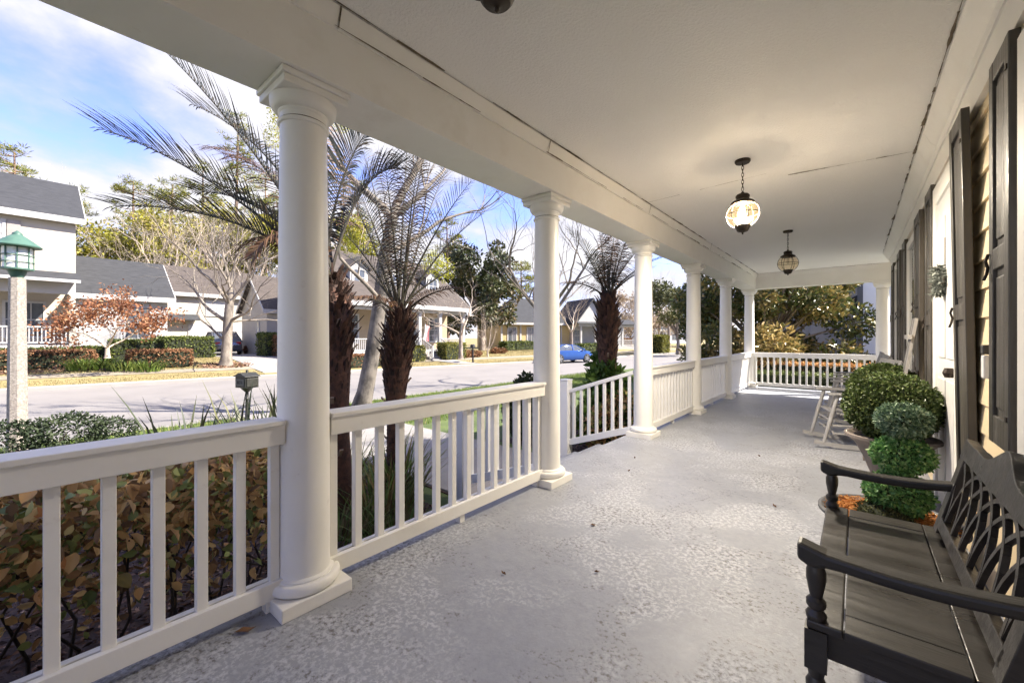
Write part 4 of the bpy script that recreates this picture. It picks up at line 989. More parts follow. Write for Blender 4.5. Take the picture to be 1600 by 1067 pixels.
PINES = [((-62.58,-0.35,-0.82),19.8,'leftmost broad pine crown rising above the two storey house roof',1,3.6,150),((-64.89,2.94,-1.02),17.3,'pine peeping over the right end of the left house roof',2,3.0,120),
         ((-62.17,7.83,-1.13),19.2,'pine with tufted crown behind the low roofed wing',3,2.8,140),((-64.35,11.23,-1.33),20.5,'taller pine behind the bare street tree',4,3.0,150),((-58.56,13.48,-1.23),21.1,'pine left of the street tree limbs above the garage',5,2.6,140),
         ((-53.53,15.09,-1.13),26.2,'tallest pine with open crown above the garage roof',6,2.6,130),((-55.20,18.92,-1.33),21.1,'pine showing beside the nearest column above the tan garage',7,3.0,140),
         ((-38.78,48.39,-1.95),13.0,'distant dark pine left of the second column',8,3.6,150),((-45.78,39.90,-1.85),19.2,'pine behind the cottage roof near the dark evergreen',9,3.2,130),((-56.44,24.41,-1.59),24.3,'pine mostly behind the nearest column',10,3.0,120),((-53.97,30.40,-1.75),23.0,'pine behind the palm fronds over the cottage',11,3.2,130)]
for loc,h,lab,sd,rad,tf in PINES: pine((loc[0],loc[1],0), h, lab, 100+sd, .24, .55, int(tf*1.5), rad*1.15)
under = leafmat('understory_leaf', [(0,(.08,.08,.015)),(.4,(.20,.20,.02)),(.75,(.38,.34,.04)),(1,(.40,.32,.13))], .6, .3)
for i,(p,h,lab) in enumerate([((-59.68,4.70,-0.92),6.5,'olive green thicket behind the gap right of the two storey house'),((-54.58,7.68,-0.87),7.5,'yellow green thicket above the low wing roof'),((-53.90,10.87,-0.97),7.0,'yellow green woodland edge behind the garage'),((-52.26,13.55,-1.02),7.5,'green woodland mass behind the street tree'),((-49.95,16.80,-1.07),7.5,'green woodland right of the street tree'),((-47.76,19.95,-1.13),7.0,'woodland behind the nearest column'),((-47.42,25.45,-1.33),8.5,'woodland over the left end of the cottage roof')]):
    leafy_tree('understory_tree', (p[0],p[1],0), blobs(200+i,34,3.6,1,h*.3,h*1.85,.9,1.9,.8), 8000, under, (.26,.46), lab, 2.0, .14, 200+i, 'woodland edge trees behind the houses', shell=.15)
for i,(p,h,lab,dp) in enumerate([((-53.77,4.45,-0.71),17.5,'leafless tree with fine twigs between the two storey house and the pines',5),((-51.22,7.89,-0.77),14,'thin leafless tree behind the low wing',5),((-49.18,10.91,-0.82),14.5,'leafless tree behind the garage roof',5),
      ((-42.86,13.61,-0.71),13,'leafless tree over the right garage roof',5),((-20.33,18.84,-0.17),6.6,'arching bare tree before the dark evergreen',5),((-35.31,22.57,-0.82),15,'tall leafless tree behind the cottage dormers',5),
      ((-21.29,34.36,-0.50),7.5,'bare tree right of the second column before the pavilion',5),((-24.26,57.99,-0.72),11,'distant pale bare tree beyond the far palm',5),((-19.62,56.66,-0.59),12,'tall distant bare tree between third and fourth columns',5),
      ((-13.38,51.46,-0.33),10,'distant bare tree between fourth and fifth columns',5),((-37.95,66.08,-0.86),12,'far hazy bare tree left of the far palm',5),((-10.66,49.83,-0.23),9,'far bare tree right of the fifth column',5)]):
    bare_tree('bare_tree', (p[0],p[1],-.1), h, .02*h*.8+.03, lab, palebark if i % 2 else bark, 300+i, dp, .8 if i != 4 else 1.15, (3,4), .3 if i != 4 else .05, (0,0), 'leafless trees in the distance', .25)
cm, tips = bare_tree('crape_myrtle', (-22.05,23.27,-0.20), 3.6, .07, 'small pinkish bare crape myrtle on the lawn right of the cottage', twig, 41, 5, .42, (3,4), .5, (0,0), None, .08)
for i,(p,lab) in enumerate([((-27.86,62.80,-0.92),'hazy dry leaved tree beyond the far palm'),((-27.63,74.75,-1.22),'hazy dry leaved tree behind the oak'),((-16.36,64.63,-0.72),'rusty tree beyond the fourth column'),((-44.02,74.04,-1.54),'pale dry tree far behind the pavilion')]):
    leafy_tree('dry_tree', (p[0],p[1],-.3), blobs(400+i,14,3.4,1,2.2,8.0,.9,1.6,.85), 2600, paleleaf, (.3,.5), lab, 1.6, .16, 400+i, 'dry leaved trees down the street', shell=.1)

# ------------------------------------------------------------------ houses across the street (local +x faces the street)
def win(parent, x, y0, y1, z0, z1, cols=2, rows=2, trim=.09, blind=False, fm=None):
    f = MB().box(x,x+.05,y0-trim,y0,z0-trim,z1+trim).box(x,x+.05,y1,y1+trim,z0-trim,z1+trim).box(x,x+.05,y0,y1,z1,z1+trim).box(x,x+.07,y0,y1,z0-trim,z0)
    for k in range(1,cols): c = y0+(y1-y0)*k/cols; f.box(x+.005,x+.035,c-.02,c+.02,z0,z1)
    for k in range(1,rows): c = z0+(z1-z0)*k/rows; f.box(x+.005,x+.04,y0,y1,c-.022,c+.022)
    f = f.build('window', fm or trimw, parent)
    MB().box(x-.02,x+.012,y0,y1,z0,z1).build('pane', paneb if blind else pane, f)
    return f
def gable_roof(parent, x0, x1, y0, y1, ze, zr, m, over=.35, th=.16, xr=None, axis='y', name='roof'):
    """ridge parallel to y between x0 (back) and x1 (street side)"""
    xr = (x0+x1)/2 if xr is None else xr; sl = (zr-ze)/(x1-xr); sb = (zr-ze)/(xr-x0)
    poly = [(x1+over, ze-sl*over), (xr, zr), (x0-over, ze-sb*over), (x0-over, ze-sb*over+th), (xr, zr+th), (x1+over, ze-sl*over+th)]
    r = MB().prism(poly, y0-over, y1+over).build(name, m, parent)
    f = MB().box(x1+over, x1+over+.05, y0-over, y1+over, ze-sl*over-.14, ze-sl*over+th*.9)
    f.build('fascia', trimw, r)
    for yy in (y0-over-.045, y1+over):
        rk = MB(); rk.prism([(x1+over,ze-sl*over-.08),(xr,zr-.1),(xr,zr+th*.9),(x1+over,ze-sl*over+th*.9)], yy, yy+.045); rk.prism([(x0-over,ze-sb*over-.08),(xr,zr-.1),(xr,zr+th*.9),(x0-over,ze-sb*over+th*.9)], yy, yy+.045); rk.build('rake_board', trimw, r)
    return r
def gable_ends(parent, x0, x1, y0, y1, ze, zr, m, xr=None):
    xr = (x0+x1)/2 if xr is None else xr
    for yy in (y0+.01, y1-.09): MB().prism([(x0+.02,ze-.01),(x1-.02,ze-.01),(xr,zr-.03)], yy, yy+.08).build('gable', m, parent)
def fence_rail(parent, x, y0, y1, z0, h=.9, step=.13, name='porch_railing'):
    f = MB().box(x-.03,x+.05,y0,y1,z0+h-.07,z0+h).box(x-.02,x+.03,y0,y1,z0+.08,z0+.15)
    y = y0+.05
    while y < y1: f.box(x-.01,x+.025,y,y+.04,z0+.12,z0+h-.05); y += step
    return f.build(name, trimw, parent)
# left two storey house
A = thing('street_house', 'cream two storey house with grey shingle roof at the left edge across the street', 'house', (-29.5,0,0))
MB().box(-8,0,-10,1.62,4.15,7.1).build('upper_wall', cream, A)
MB().box(-8,-2.0,-10,1.62,.4,4.15).build('lower_wall', cream, A)
MB().box(-2.0,0,-10,1.62,.0,.88).build('porch_base', trimw, A)
MB().box(-.4,0,-10,1.62,3.35,3.95).build('porch_beam', trimw, A)
MB().box(-2.0,0,1.40,1.62,.88,3.35).build('porch_end_wall', cream, A)
sk = MB().prism([(0,4.4),(.75,3.98),(.75,3.92),(0,4.3)], -10, 1.75).build('pent_roof', roof_m, A); MB().box(.75,.79,-10,1.75,3.86,4.0).build('fascia', trimw, sk)
gable_roof(A, -8, 0, -10, 1.62, 7.1, 9.55, roof_m, .3)
gable_ends(A, -8, 0, -10, 1.62, 7.1, 9.55, cream)
for y0 in (-5.4,-1.75): win(A, .0, y0, y0+1.1, 4.9, 6.5, 2, 3, .1, True)
for y0,y1 in ((-.52,-.12),(-2.3,-1.9)): MB().box(.0,.05,y0,y1,4.75,6.6).build('shutter', greyshut, A)
for y0 in (-4.6,-2.6,-.6): win(A, -2.0, y0, y0+1.2, 1.3, 2.95, 3, 2, .1)
for y in (-5.5,-2.7): MB().box(-.32,-.08,y-.12,y+.12,.88,3.35).build('porch_post', trimw, A)
fence_rail(A, -.12, -8, 1.4, .88)
# its low wing
MB().box(-7,-1.5,1.62,5.4,0,3.6).build('wing_wall', trimw, A)
gable_roof(A, -7.2, -1.5, 1.95, 5.4, 3.6, 5.75, roof_m, .3, xr=-4.6, name='wing_roof')
gable_ends(A, -7.2, -1.5, 1.62, 5.4, 3.6, 5.75, trimw, -4.6)
win(A, -1.5, 3.6, 4.6, 1.2, 2.9, 2, 2)
# garage block at the end of the drive
G = thing('garage_building', 'cream two storey garage with white doors at the end of the driveway', 'garage', (-39,0,0))
MB().box(-7,0,6.6,13.6,0,4.7).build('wall', cream, G)
gable_roof(G, -7, 0, 6.6, 13.6, 4.7, 6.9, roofb_m, .35); gable_ends(G, -7, 0, 6.6, 13.6, 4.7, 6.9, cream)
for y0 in (8.0,10.9):
    dr = MB().box(0,.05,y0,y0+2.5,0.02,2.25).build('garage_door', trimw, G)
    for q in range(4): MB().box(.05,.07,y0+.05,y0+2.45,.08+.54*q,.56+.54*q).build('door_panel', trimw, dr)
win(G, 0, 9.2, 10.5, 3.0, 4.1, 2, 2, .1, True); win(G, 0, 12.0, 12.7, 3.0, 4.1, 1, 2, .1)
MB().prism([(0,3.0),(.7,2.6),(.7,2.52),(0,2.85)], 6.6, 8.6).build('pent_roof', roof_m, G)
K = thing('side_garage', 'tan single storey building with narrow window beside the driveway', 'garage', (-31,0,0))
MB().box(-5,0,10.7,11.3+3,0,3.3).build('wall', cream, K)
gable_roof(K, -5, 0, 10.7, 14.3, 3.3, 5.6, roofb_m, .3); gable_ends(K, -5, 0, 10.7, 14.3, 3.3, 5.6, cream)
nw = MB().box(-1.75,-1.35,10.655,10.70,1.1,2.4).box(-1.83,-1.75,10.64,10.70,1.02,2.48).box(-1.35,-1.27,10.64,10.70,1.02,2.48).build('window', trimw, K)
MB().box(-1.73,-1.37,10.645,10.655,1.12,2.38).build('pane', pane, nw)
win(K, 0, 12.2, 13.0, 1.2, 2.6, 2, 2)

# cottage with dormers
D = thing('dormer_cottage', 'tan cottage with white porch, brown roof and three dormers across the street', 'house', (-23.4,0,-.05))
y0, y1 = 12.5, 22.2
MB().box(-9,-2.2,y0,y1,0,3.5).build('wall', tan, D)
MB().box(-2.2,0,y0,y1,-.25,.38).build('porch_floor', trimw, D)
MB().box(-.38,0,y0,y1,3.05,3.62).box(-2.2,-.38,y0,y0+.3,3.05,3.62).box(-2.2,-.38,y1-.3,y1,3.05,3.62).build('porch_beam', trimw, D)
MB().box(-2.2,-.38,y0+.3,y1-.3,3.3,3.4).build('porch_ceiling', trimw, D)
gable_roof(D, -9, 0, y0, y1, 3.62, 7.3, roofb_m, .3, xr=-4.7); gable_ends(D, -9, 0, y0, y1, 3.6, 7.3, tan, -4.7)
for y in (12.62,15.4,17.9,19.75,22.08): 
    c = MB().box(-.31,-.07,y-.12,y+.12,.38,3.05).build('porch_post', trimw, D)
    MB().box(-.34,-.04,y-.15,y+.15,2.93,3.05).build('capital', trimw, c)
for a, b_ in ((12.75,15.28),(15.55,17.8),(19.9,21.95)): fence_rail(D, -.19, a, b_, .38, .85)
for a in (13.4,15.9,20.4): win(D, -2.2, a, a+.95, 1.0, 2.75, 2, 4, .11)
dd_ = MB().box(-2.2,-2.14,18.2,19.25,.4,2.6).build('door_frame', trimw, D); MB().box(-2.14,-2.12,18.32,19.13,.42,2.45).build('door_glass', pane, dd_)
for q in range(4): MB().box(0+.3*q,.3*(q+1),17.95,19.65,-.3,.3-.17*q).build('step', conc, D)
for yy in (17.98,19.66):
    b = MB().bar((.02,yy,1.2),(1.2,yy,.62),.05,.06); b.box(1.14,1.24,yy-.05,yy+.05,-.2,.72)
    for q in range(6): b.box(.12+.18*q,.15+.18*q,yy-.015,yy+.015,.25-.09*q,1.14-.088*q)
    b.build('stair_railing', trimw, D)
for yc in (14.1,17.0,20.2):
    dm = MB().box(-3.2,-1.55,yc-.62,yc+.62,4.2,5.85).build('dormer', trimw, D)
    win_ = MB().box(-1.55,-1.53,yc-.36,yc+.36,4.75,5.7).build('pane', pane, dm)
    MB().box(-1.535,-1.51,yc-.02,yc+.02,4.75,5.7).box(-1.535,-1.51,yc-.36,yc+.36,5.2,5.24).box(-1.54,-1.50,yc-.5,yc-.36,4.65,5.8).box(-1.54,-1.50,yc+.36,yc+.5,4.65,5.8).box(-1.54,-1.50,yc-.36,yc+.36,5.7,5.8).box(-1.54,-1.49,yc-.36,yc+.36,4.63,4.75).build('window_frame', trimw, dm)
    MB().prism([(yc-.85,5.72),(yc,6.45),(yc+.85,5.72),(yc+.85,5.84),(yc,6.6),(yc-.85,5.84)], -4.6, -1.3, 'x').build('dormer_roof', roofb_m, dm)
    MB().prism([(yc-.62,5.80),(yc,6.33),(yc+.62,5.80)], -1.62, -1.56, 'x').build('dormer_gable', trimw, dm)
# yellow cottage, turned a little towards us
Cx, Cy = -29.3, 33.5
E_ = thing('yellow_cottage', 'small yellow cottage with dark hipped roof behind the second column', 'house', (Cx,Cy,-.1), -.42)
MB().box(-7,0,-.4,8.5,0,3.0).build('wall', yellow, E_)
rf = MB(); rf.add([(.55,-.95,2.95),(.55,9.05,2.95),(-7.5,9.05,2.95),(-7.5,-.95,2.95),(-3.3,2.6,6.0),(-3.3,5.4,6.0)], [(0,1,5,4),(1,2,5),(2,3,4,5),(3,0,4),(0,3,2,1)])
rf = rf.build('roof', roof_m, E_)
MB().box(.5,.58,-.95,9.05,2.72,2.96).build('fascia', trimw, rf)
for a in (.5,2.9,5.6): win(E_, 0, a, a+.95, .95, 2.4, 2, 2, .13)
MB().box(.0,.06,-.45,8.5,.0,.62).build('skirt_board', trimw, E_)
for a in (-.4,1.9,4.6,7.2): MB().box(.0,.09,a,a+.2,.6,2.75).build('corner_board', trimw, E_)
# the open porch wing running to the right
MB().box(.2,2.6,8.0,16.5,2.6,2.85).build('porch_roof_beam', trimw, E_); MB().prism([(-.2,2.86),(2.9,2.86),(.9,3.5)], 7.8, 16.8).build('porch_wing_roof', roof_m, E_)
for a in (8.3,10.3,12.2,14.2,16.2): MB().box(2.3,2.5,a,a+.2,.2,2.6).build('porch_post', trimw, E_)
MB().box(.2,2.6,8.0,16.5,-.1,.3).build('porch_floor', trimw, E_); MB().box(-4,.2,8.5,16.5,0,2.7).build('porch_back_wall', mat('grey_siding', (.33,.33,.34), (.29,.29,.30), 2, .7), E_)
for a in (9.0,13.0): win(E_, .2, a, a+1.0, .9, 2.2, 2, 2)
MB().prism([(8.0,2.9),(10.2,5.4),(12.4,2.9)], 1.9, 2.1, 'x').build('gable', trimw, E_); MB().prism([(7.7,2.75),(10.2,5.62),(12.7,2.75),(12.7,2.95),(10.2,5.85),(7.7,2.95)], -3, 2.4, 'x').build('gable_roof', roof_m, E_)
fence_rail(E_, 2.45, 12.4, 16.2, .3, .75); b = MB()
for s in (10.6,12.0):
    b.bar((2.5,s,1.1),(4.4,s,.35),.06,.07)
    for q in range(9): b.box(2.6+.2*q,2.64+.2*q,s-.02,s+.02,.2-.06*q,1.04-.077*q)
b.build('stair_railing', trimw, E_)
# pale distant house at the bend and a blue white house beyond the porch end
F_ = thing('distant_house', 'pale distant house with white porch behind the street bend', 'house', (-30,84,-.2), -.5)
MB().box(-7,0,-7,7,0,3.2).build('wall', bluew, F_); gable_roof(F_, -7, 0, -7, 7, 3.2, 5.8, roof_m, .4)
for a in (-5,-1.5,2,5): win(F_, 0, a, a+1.1, .9, 2.4, 2, 2)
B_ = thing('pale_blue_house', 'pale blue white house with slate shutters beyond the porch end', 'house', (.05,21,YARD))
MB().box(.15,9,0,9,0,7).build('wall', bluew, B_); MB().box(-.02,.15,-.03,.12,0,7).build('corner_trim', darkshut, B_)
MB().box(1.05,1.55,-.06,0,.95,2.75).build('shutter', darkshut, B_); MB().box(1.62,2.7,-.05,0,1.0,2.7).build('pane', pane, B_)
MB().box(-3.2,.0,2.2,8,0,3.0).build('wing_wall', trimw, B_); MB().prism([(-3.5,2.9),(.1,2.9),(.1,5.6),(-1.0,5.6)], 2.0, 8.2).build('wing_roof', roof_m, B_)
MB().prism([(-1.9,2.4),(.14,3.55),(.14,3.85),(-1.9,2.7)], .6, .75).build('rake_board', trimw, B_)
for x in (-1.75,-.35): MB().box(x,x+.18,.55,.73,0,2.9).build('porch_post', trimw, B_)
b = MB().box(-2.9,-.3,.55,.62,1.35,1.43).box(-2.9,-.3,.56,.61,.62,.68)
for q in range(20): x = -2.85+.128*q; b.box(x,x+.04,.57,.61,.65,1.37)
b.build('porch_railing', trimw, B_)
hedge_box((.9,19.2,YARD), 1.8, .8, 1.15, 2600, glossy, 'dark clipped hedge below the pale blue house', 501, (.06,.1))
hedgeg = leafmat('clipped_hedge_leaf', [(0,(.035,.05,.012)),(.5,(.09,.12,.025)),(1,(.20,.22,.055))], .5, .2)
hedgey = leafmat('yellow_hedge_leaf', [(0,(.08,.085,.015)),(.5,(.19,.19,.035)),(1,(.34,.31,.07))], .5, .25)
rusth = leafmat('rusty_hedge_leaf', [(0,(.12,.055,.03)),(.5,(.25,.12,.06)),(.85,(.33,.18,.09)),(1,(.14,.13,.05))], .7, .25)
hedge_box((-.95,13.35,YARD), 3.0, .8, .80, 5200, hedgeg, 'clipped green hedge outside the end railing of the porch', 502, (.05,.09))
hedge_box((-.8,14.9,YARD), 3.4, .7, 1.0, 4200, leafmat('orange_hedge_leaf', [(0,(.35,.16,.05)),(.5,(.55,.28,.10)),(1,(.6,.42,.2))], .7, .25), 'orange brown frosted hedge behind the green one past the porch end', 503, (.06,.1))

# planting across the street
def far(px): return px
for i,(p,s,m,lab,sz) in enumerate([((-30.86,6.07,0.29),(1.4,3.0,1.25),hedgeg,'tall clipped green hedge left of the parked grey car',(.09,.16)),((-29.81,0.42,0.36),(1.0,5.6,.75),hedgeg,'long low green hedge in front of the left house',(.08,.14)),((-28.88,3.81,0.20),(1.2,2.2,1.1),hedgeg,'green hedge block behind the rusty tree',(.09,.16)),
      ((-27.63,0.02,-0.01),(1.1,4.4,.75),rusth,'rusty brown hedge by the lamp post across the street',(.08,.14)),((-26.03,4.25,0.15),(1.2,2.4,.8),rusth,'rusty brown mounded hedge right of the rusty tree',(.08,.15)),((-29.52,10.46,0.36),(1.6,1.3,1.5),hedgeg,'upright clipped hedge beside the tan garage',(.10,.18)),((-28.70,10.63,0.29),(1.2,.7,1.35),rusth,'brown clipped hedge touching the nearest column edge',(.10,.18)),
      ((-22.30,19.79,0.05),(1.1,2.0,1.15),hedgey,'yellow green clipped block right of the cottage steps',(.08,.15)),((-22.51,16.61,0.18),(1.0,1.3,1.0),hedgey,'rounded yellow green bush left of the cottage steps',(.08,.15)),((-21.73,12.56,0.18),(.8,3.0,.7),rusth,'brown low hedge before the cottage porch',(.08,.14)),
      ((-25.36,30.94,-0.13),(1.0,4.5,.8),hedgeg,'low green hedge in front of the yellow cottage',(.1,.18)),((-20.75,37.43,-0.20),(1.0,5.5,.8),hedgeg,'low hedge before the open porch of the yellow cottage',(.1,.18)),((-27.03,32.15,-0.13),(1,1,.5),rusth,'small brown bush at the yellow cottage wall',(.1,.18)),
      ((-17.17,45.66,-0.12),(2.2,2.2,1.9),hedgey,'rounded yellow green hedge at the street bend',(.14,.24)),((-24.98,52.16,-0.59),(1.2,7,1.0),rusth,'brown hedge along the far side beyond the palm',(.14,.24))]):
    hedge_box((p[0],p[1],ground_z(p[0],p[1])), s[0], s[1], s[2], int(900*(s[0]*s[1]+s[1]*s[2]*2)**.8)+400, m, lab, 520+i, sz, group='clipped hedges across the street')
for i,(p,lab) in enumerate([((-26.09,2.36,-0.06),'green strap leaved clump under the rusty tree, left'),((-25.32,3.02,-0.12),'green strap leaved clump under the rusty tree, middle'),((-24.87,3.65,-0.10),'green strap leaved clump under the rusty tree, right'),((-26.30,1.67,-0.09),'green strap leaved clump nearest the lamp post')]):
    spiky('strap_plant', (p[0],p[1],ground_z(p[0],p[1])), 130, .75, 1.3, leafmat('strap_leaf', [(0,(.06,.10,.02)),(.6,(.14,.21,.04)),(1,(.26,.30,.08))], .5, .25), lab, 'plant', .025, 'strap leaved clumps before the left house', 560+i, .7)
for i,(p,s,lab) in enumerate([((-22.36,21.70,-0.01),(.7,1.6,.5),'brown shrubs right of the yellow green block'),((-23.36,26.09,-0.12),(.6,1.2,.4),'brown shrubs left of the yellow cottage'),((-34.96,11.11,0.08),(.4,.8,.5),'brown twiggy shrubs at the tan garage wall')]):
    leaf_shrub('brown_shrub', (p[0],p[1],ground_z(p[0],p[1])), [(0,-s[1]*.4,s[2]*.6,s[0]*.6,s[1]*.4,s[2]*.6),(0,s[1]*.3,s[2]*.5,s[0]*.6,s[1]*.4,s[2]*.5)], 900, rusth, (.1,.2), lab, seed=580+i, group='brown shrubs across the street')
for (loc, rx, ry, n, nm, lab, sd) in [((-25.2,6.75),1.0,1.2,900,'leaf_litter','dead leaf litter ringed around the pale street tree',601),((-27.0,.5),1.0,5.5,1700,'leaf_litter','rusty mulch bed under the hedges of the left house',602)]:
    r = np.random.default_rng(sd); a = r.uniform(0,6.283,n); q = np.sqrt(r.random(n)); X = loc[0]+rx*q*np.cos(a); Y = loc[1]+ry*q*np.sin(a)
    o = leaves(nm, np.stack([X,Y,[ground_z(x,y)+.02 for x,y in zip(X,Y)]],1), leafmat('litter_leaf', [(0,(.10,.05,.03)),(.6,(.22,.12,.075)),(1,(.36,.24,.16))], .9, 0), None, (.08,.18), .5, sd, flat=.8); tag(o, lab, 'leaf litter')

# ------------------------------------------------------------------ street furniture
lp = thing('lamp_post', 'speckled concrete lamp post with green copper lantern at the left edge', 'street lamp', (-9.45,-.07,YARD))
agg = mat('exposed_aggregate', (.38,.335,.285), (.20,.17,.145), 38, .9, .6, 60)
green = mat('verdigris_paint', (.075,.15,.11), (.05,.11,.085), 9, .5)
MB().lathe([(.115,0),(.105,.3),(.085,2.62)], 8).build('post', agg, lp)
ln = MB().lathe([(.06,2.62),(.07,2.64),(.10,2.72),(.165,2.735),(.165,2.76)], 24).build('lantern_base', green, lp, smooth=35)
MB().lathe([(.145,2.76),(.15,3.06)], 28, cap=False).build('glass', mat('lamp_milk_glass', (.80,.80,.74), (.72,.72,.66), 4, .3), lp, smooth=60)
cg = MB()
for k in range(8):
    g = 6.283*k/8; cg.bar((.158*math.cos(g),.158*math.sin(g),2.75),(.158*math.cos(g),.158*math.sin(g),3.07),.014,.014)
for z in (2.85,2.95): cg.tube([(.163*math.cos(g),.163*math.sin(g),z) for g in np.linspace(0,6.283,25)], .007, 5, False)
cg.build('cage', green, lp)
MB().lathe([(.17,3.065),(.245,3.07),(.25,3.085),(.20,3.13),(.10,3.215),(.055,3.25),(.05,3.275),(.02,3.30),(.004,3.315)], 28).build('hood', green, lp, smooth=30)

def digit(b, ch, x, z, w, h, y, t=.008):
    seg = {'8':'abcdefg','3':'abgcd','7':'abc'}[ch]
    P = {'a':((0,h),(w,h)),'b':((w,h),(w,h/2)),'c':((w,h/2),(w,0)),'d':((0,0),(w,0)),'e':((0,0),(0,h/2)),'f':((0,h/2),(0,h)),'g':((0,h/2),(w,h/2))}
    for s in seg:
        p, q = P[s]; b.bar((x+p[0],y,z+p[1]),(x+q[0],y,z+q[1]),t,t*1.3,(0,1,0))
mbm = mat('mailbox_metal', (.028,.028,.023), (.05,.049,.04), 12, .5, .3, 50, metal=.4)
mb = thing('mailbox', 'ornate black metal mailbox with raised numbers on a post by the near kerb', 'mailbox', (-9.75,2.99,YARD), math.radians(15))
MB().lathe([(.06,0),(.05,.04),(.035,.08),(.03,.45),(.042,.47),(.03,.49),(.03,.60),(.05,.62),(.09,.66),(.12,.70)], 12).build('post', mbm, mb, smooth=35)
bx = MB().prism([(-.17,.70),(.17,.70),(.17,.93),(-.17,.93)], -.14, .14).build('box', mbm, mb, bevel=.012)
MB().prism([(-.20,.93),(.20,.93),(.19,.945),(.10,.975),(.04,1.01),(-.04,1.01),(-.10,.975),(-.19,.945)], -.165, .165).build('lid', mbm, mb, bevel=.006)
MB().lathe([(.03,1.0),(.02,1.02),(.03,1.035),(.025,1.055),(.004,1.07)], 12).build('finial', mbm, mb, smooth=50)
for s in (-1,1): MB().box(s*.172,s*.19,-.12,.12,.73,.90).build('side_plate', mbm, mb, bevel=.006)
pl = MB().box(-.13,.13,-.15,-.141,.75,.88).build('number_plate', mat('plate_grey', (.10,.097,.085), (.075,.072,.062), 10, .6), mb)
b = MB()
for k,ch in enumerate('837'): digit(b, ch, -.075+.055*k, .785, .035, .062, -.152)
b.build('numbers', mat('black_number', (.02,.02,.02), None, 5, .6), pl)
m2 = thing('mailbox', 'plain black mailbox on a post before the crape myrtle across the street', 'mailbox', (-19.92,19.57,-0.62), .5)
m2.location.z = -.45
MB().box(-.045,.045,-.045,.045,0,1.05).build('post', mat('black_post', (.02,.02,.02), None, 5, .6), m2)
MB().prism([(-.1,1.0),(.1,1.0),(.1,1.14),(.06,1.22),(-.06,1.22),(-.1,1.14)], -.3, .2).build('box', mat('black_post', (.02,.02,.02)), m2, bevel=.01); MB().box(.1,.115,-.05,-.02,1.08,1.26).build('flag', mat('grey_flag', (.3,.3,.3)), m2)
fg = thing('porch_flag', 'small red and white striped flag hanging from the cottage porch', 'flag', (-21.86,16.89,1.03))
MB().tube([(0,0,.0),(.25,0,1.15)], .015, 6).build('pole', trimw, fg)
redm = mat('flag_red', (.55,.10,.10), (.45,.08,.08), 6, .8); whm = mat('flag_white', (.8,.78,.75), None, 6, .8)
for k in range(6):
    v = []
    for q in range(7): u = q/6; yy = .05*math.sin(u*5+k*.4); v += [(.22-.05*k-.12*u, yy+.10*k, 1.05-1.0*u-.02*k),(.22-.05*(k+1)-.12*u, yy+.10*(k+1), 1.05-1.0*u-.02*(k+1))]
    MB().add(v, [(2*q,2*q+1,2*q+3,2*q+2) for q in range(6)]).build('stripe', redm if k % 2 else whm, fg)

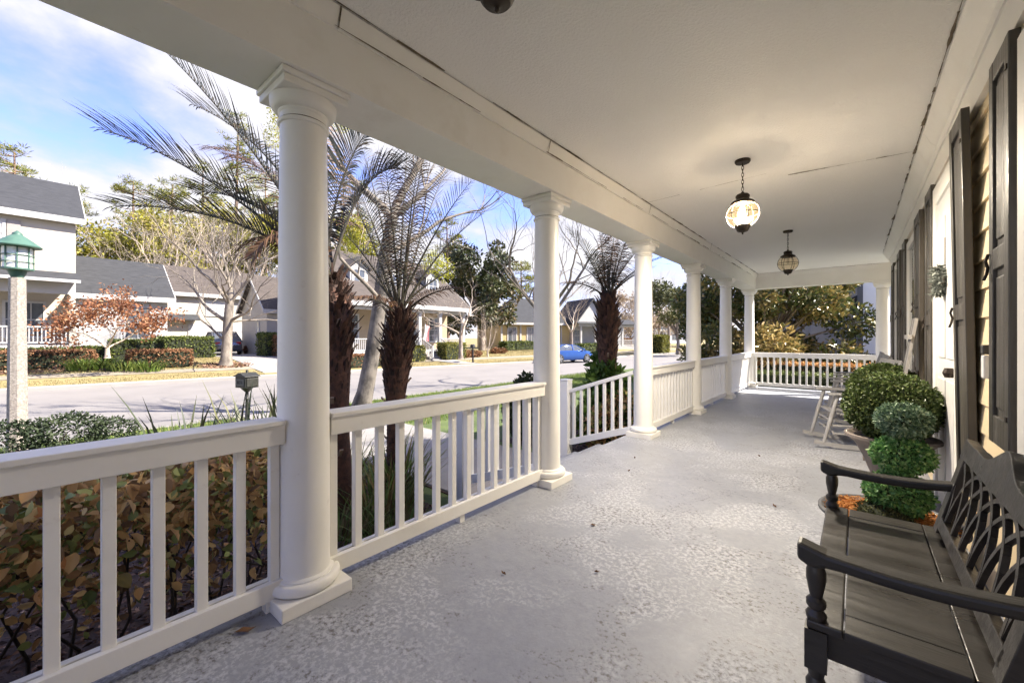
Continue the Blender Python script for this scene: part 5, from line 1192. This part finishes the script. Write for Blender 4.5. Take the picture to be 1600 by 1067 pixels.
# ------------------------------------------------------------------ cars
def car(name, label, loc, rz, paint, L=4.6, Wd=1.85, Hh=1.5, suv=False):
    t = thing(name, label, 'car', loc, rz); w = Wd/2
    # stations along the length: x, z of sill, waist, roof; half widths at waist and roof
    k = 1.0
    body = [(-.5,.42,.62,.62),(-.495,.33,.78,.80),(-.47,.26,.88,.9),(-.40,.22,.93,.96),(-.25,.21,.95,.985),(0,.21,.95,1),(.2,.21,.93,1),(.30,.21,.90,.985),(.40,.23,.82,.95),(.47,.28,.70,.88),(.495,.36,.58,.76),(.5,.42,.50,.60)]
    b = MB(); n = len(body); S_ = 10
    for (x,zs,zw,ww) in body:
        x *= L; W2 = w*ww; zw *= (1.08 if suv else 1.0)
        ring = [(-W2*.86,zs),(-W2*.98,zs+.08),(-W2,(zs+zw)/2),(-W2*.97,zw-.06),(-W2*.86,zw),(W2*.86,zw),(W2*.97,zw-.06),(W2,(zs+zw)/2),(W2*.98,zs+.08),(W2*.86,zs)]
        b.v += [(x,y,z) for y,z in ring]
    for i in range(n-1):
        for q in range(S_): a = i*S_+q; c = i*S_+(q+1)%S_; b.f.append((a,c,c+S_,a+S_))
    b.f += [tuple(range(S_)), tuple(range((n-1)*S_, n*S_))]
    b.build('body', paint, t, smooth=50)
    cab = [(-.46,.90,.92,.70),(-.42,.92,1.14,.78),(-.34,.93,1.40,.80),(-.2,.93,Hh-.02,.80),(0,.93,Hh,.80),(.1,.93,Hh-.04,.80),(.29,.88,.93,.80)] if suv else [(-.40,.90,.92,.80),(-.22,.93,1.34,.80),(-.08,.93,Hh-.06,.80),(.06,.93,Hh-.07,.80),(.12,.93,Hh-.12,.80),(.30,.86,.90,.82)]
    def cabin(scale, lift, name_, m_, lo=0.0):
        c = MB()
        for (x,zb,zt,tw) in cab:
            x *= L; zz = zb+(zt-zb); y0_ = w*.90*scale; y1_ = w*(.90-.16*min(1,max(0,(zt-zb)/.5)))*scale
            c.v += [(x,-y0_,zb),(x,-(y0_*.35+y1_*.65),zb+(zt-zb)*.72+lift),(x,-y1_*.93,zt+lift),(x,y1_*.93,zt+lift),(x,(y0_*.35+y1_*.65),zb+(zt-zb)*.72+lift),(x,y0_,zb)]
        m = len(cab)
        for i in range(m-1):
            for q in range(5): a = i*6+q; c.f.append((a,a+1,a+7,a+6))
        c.f += [tuple(range(6)), tuple(range((m-1)*6, m*6))]
        return c.build(name_, m_, t, smooth=50)
    cabin(1.0, 0, 'windows', pane)
    # painted roof and pillars over the glass
    rp = MB(); top = [q for q in cab if q[2] > Hh-.2]
    for (x,zb,zt,tw) in top: yy = w*.76; rp.v += [(x*L,-yy,zt-.02),(x*L,-yy*.85,zt+.018),(x*L,yy*.85,zt+.018),(x*L,yy,zt-.02)]
    for i in range(len(top)-1):
        for q in range(3): a = i*4+q; rp.f.append((a,a+1,a+5,a+4))
    rp.build('roof', paint, t, smooth=60)
    for s in (-1,1):
        for (xa,za,xb,zb2) in [(cab[0][0],.90,top[0][0],top[0][2]),(.0,.92,-.01,Hh-.03),(cab[-1][0],.88,top[-1][0],top[-1][2])]:
            MB().bar((xa*L,s*w*.905,za),(xb*L,s*w*.745,zb2),.07,.05).build('pillar', paint, t)
        for x in (-.30,.31):
            y = s*(w-.09)
            wh = MB(); prof = [(.20,-.10),(.31,-.10),(.335,-.07),(.335,.07),(.31,.10),(.20,.10)]
            wh.lathe(prof, 24); o = wh.build('wheel', rubber, t, smooth=40, loc=(x*L,y,.335)); o.rotation_euler = (math.pi/2,0,0)
            rm = MB().lathe([(.04,.08),(.21,.095),(.215,.10),(.21,.105),(.20,.09)], 20)
            for q in range(5): g = 6.283*q/5; rm.bar((.03*math.cos(g),.03*math.sin(g),.10),(.2*math.cos(g),.2*math.sin(g),.10),.05,.012)
            rm2 = rm.build('rim', alloy, o); rm2.rotation_euler = (0 if s < 0 else math.pi,0,0)
        MB().box(-.497*L,-.478*L,s*w*.50,s*w*.80,.74,.90).build('tail_light', mat('tail_lamp', (.35,.02,.02), (.25,.015,.015), 6, .2), t, bevel=.02)
        MB().box(.462*L,.486*L,s*w*.48,s*w*.80,.56,.68).build('headlight', mat('headlamp', (.75,.77,.8), (.6,.62,.65), 6, .15), t, bevel=.02)
        MB().box(.20*L,.235*L,s*w*.93,s*w*1.10,.95,1.07).build('mirror', paint, t, bevel=.03)
    MB().box(-.503*L,-.49*L,-.26,.26,.62,.73).build('number_plate', mat('plate_white', (.7,.7,.7)), t)
    MB().box(-.50*L,-.482*L,-w*.7,w*.7,.28,.42).box(.482*L,.503*L,-w*.6,w*.6,.26,.42).build('bumper_insert', rubber, t, bevel=.02)
    return t
grey_p = mat('grey_car_paint', (.16,.165,.18), (.15,.155,.17), 3, .25, metal=.7)
blue_p = mat('blue_car_paint', (.04,.11,.36), (.035,.10,.33), 3, .22, metal=.4)
car('parked_suv', 'dark grey car parked rear out on the driveway by the garage', (-35.2,9.15,.03), math.radians(176), grey_p, 4.5, 1.85, 1.62, True)
car('parked_car', 'bright blue car parked at the far kerb, partly behind the second column', (-16.75,26.3,ROAD), math.radians(72), blue_p, 4.2, 1.75, 1.40, False)
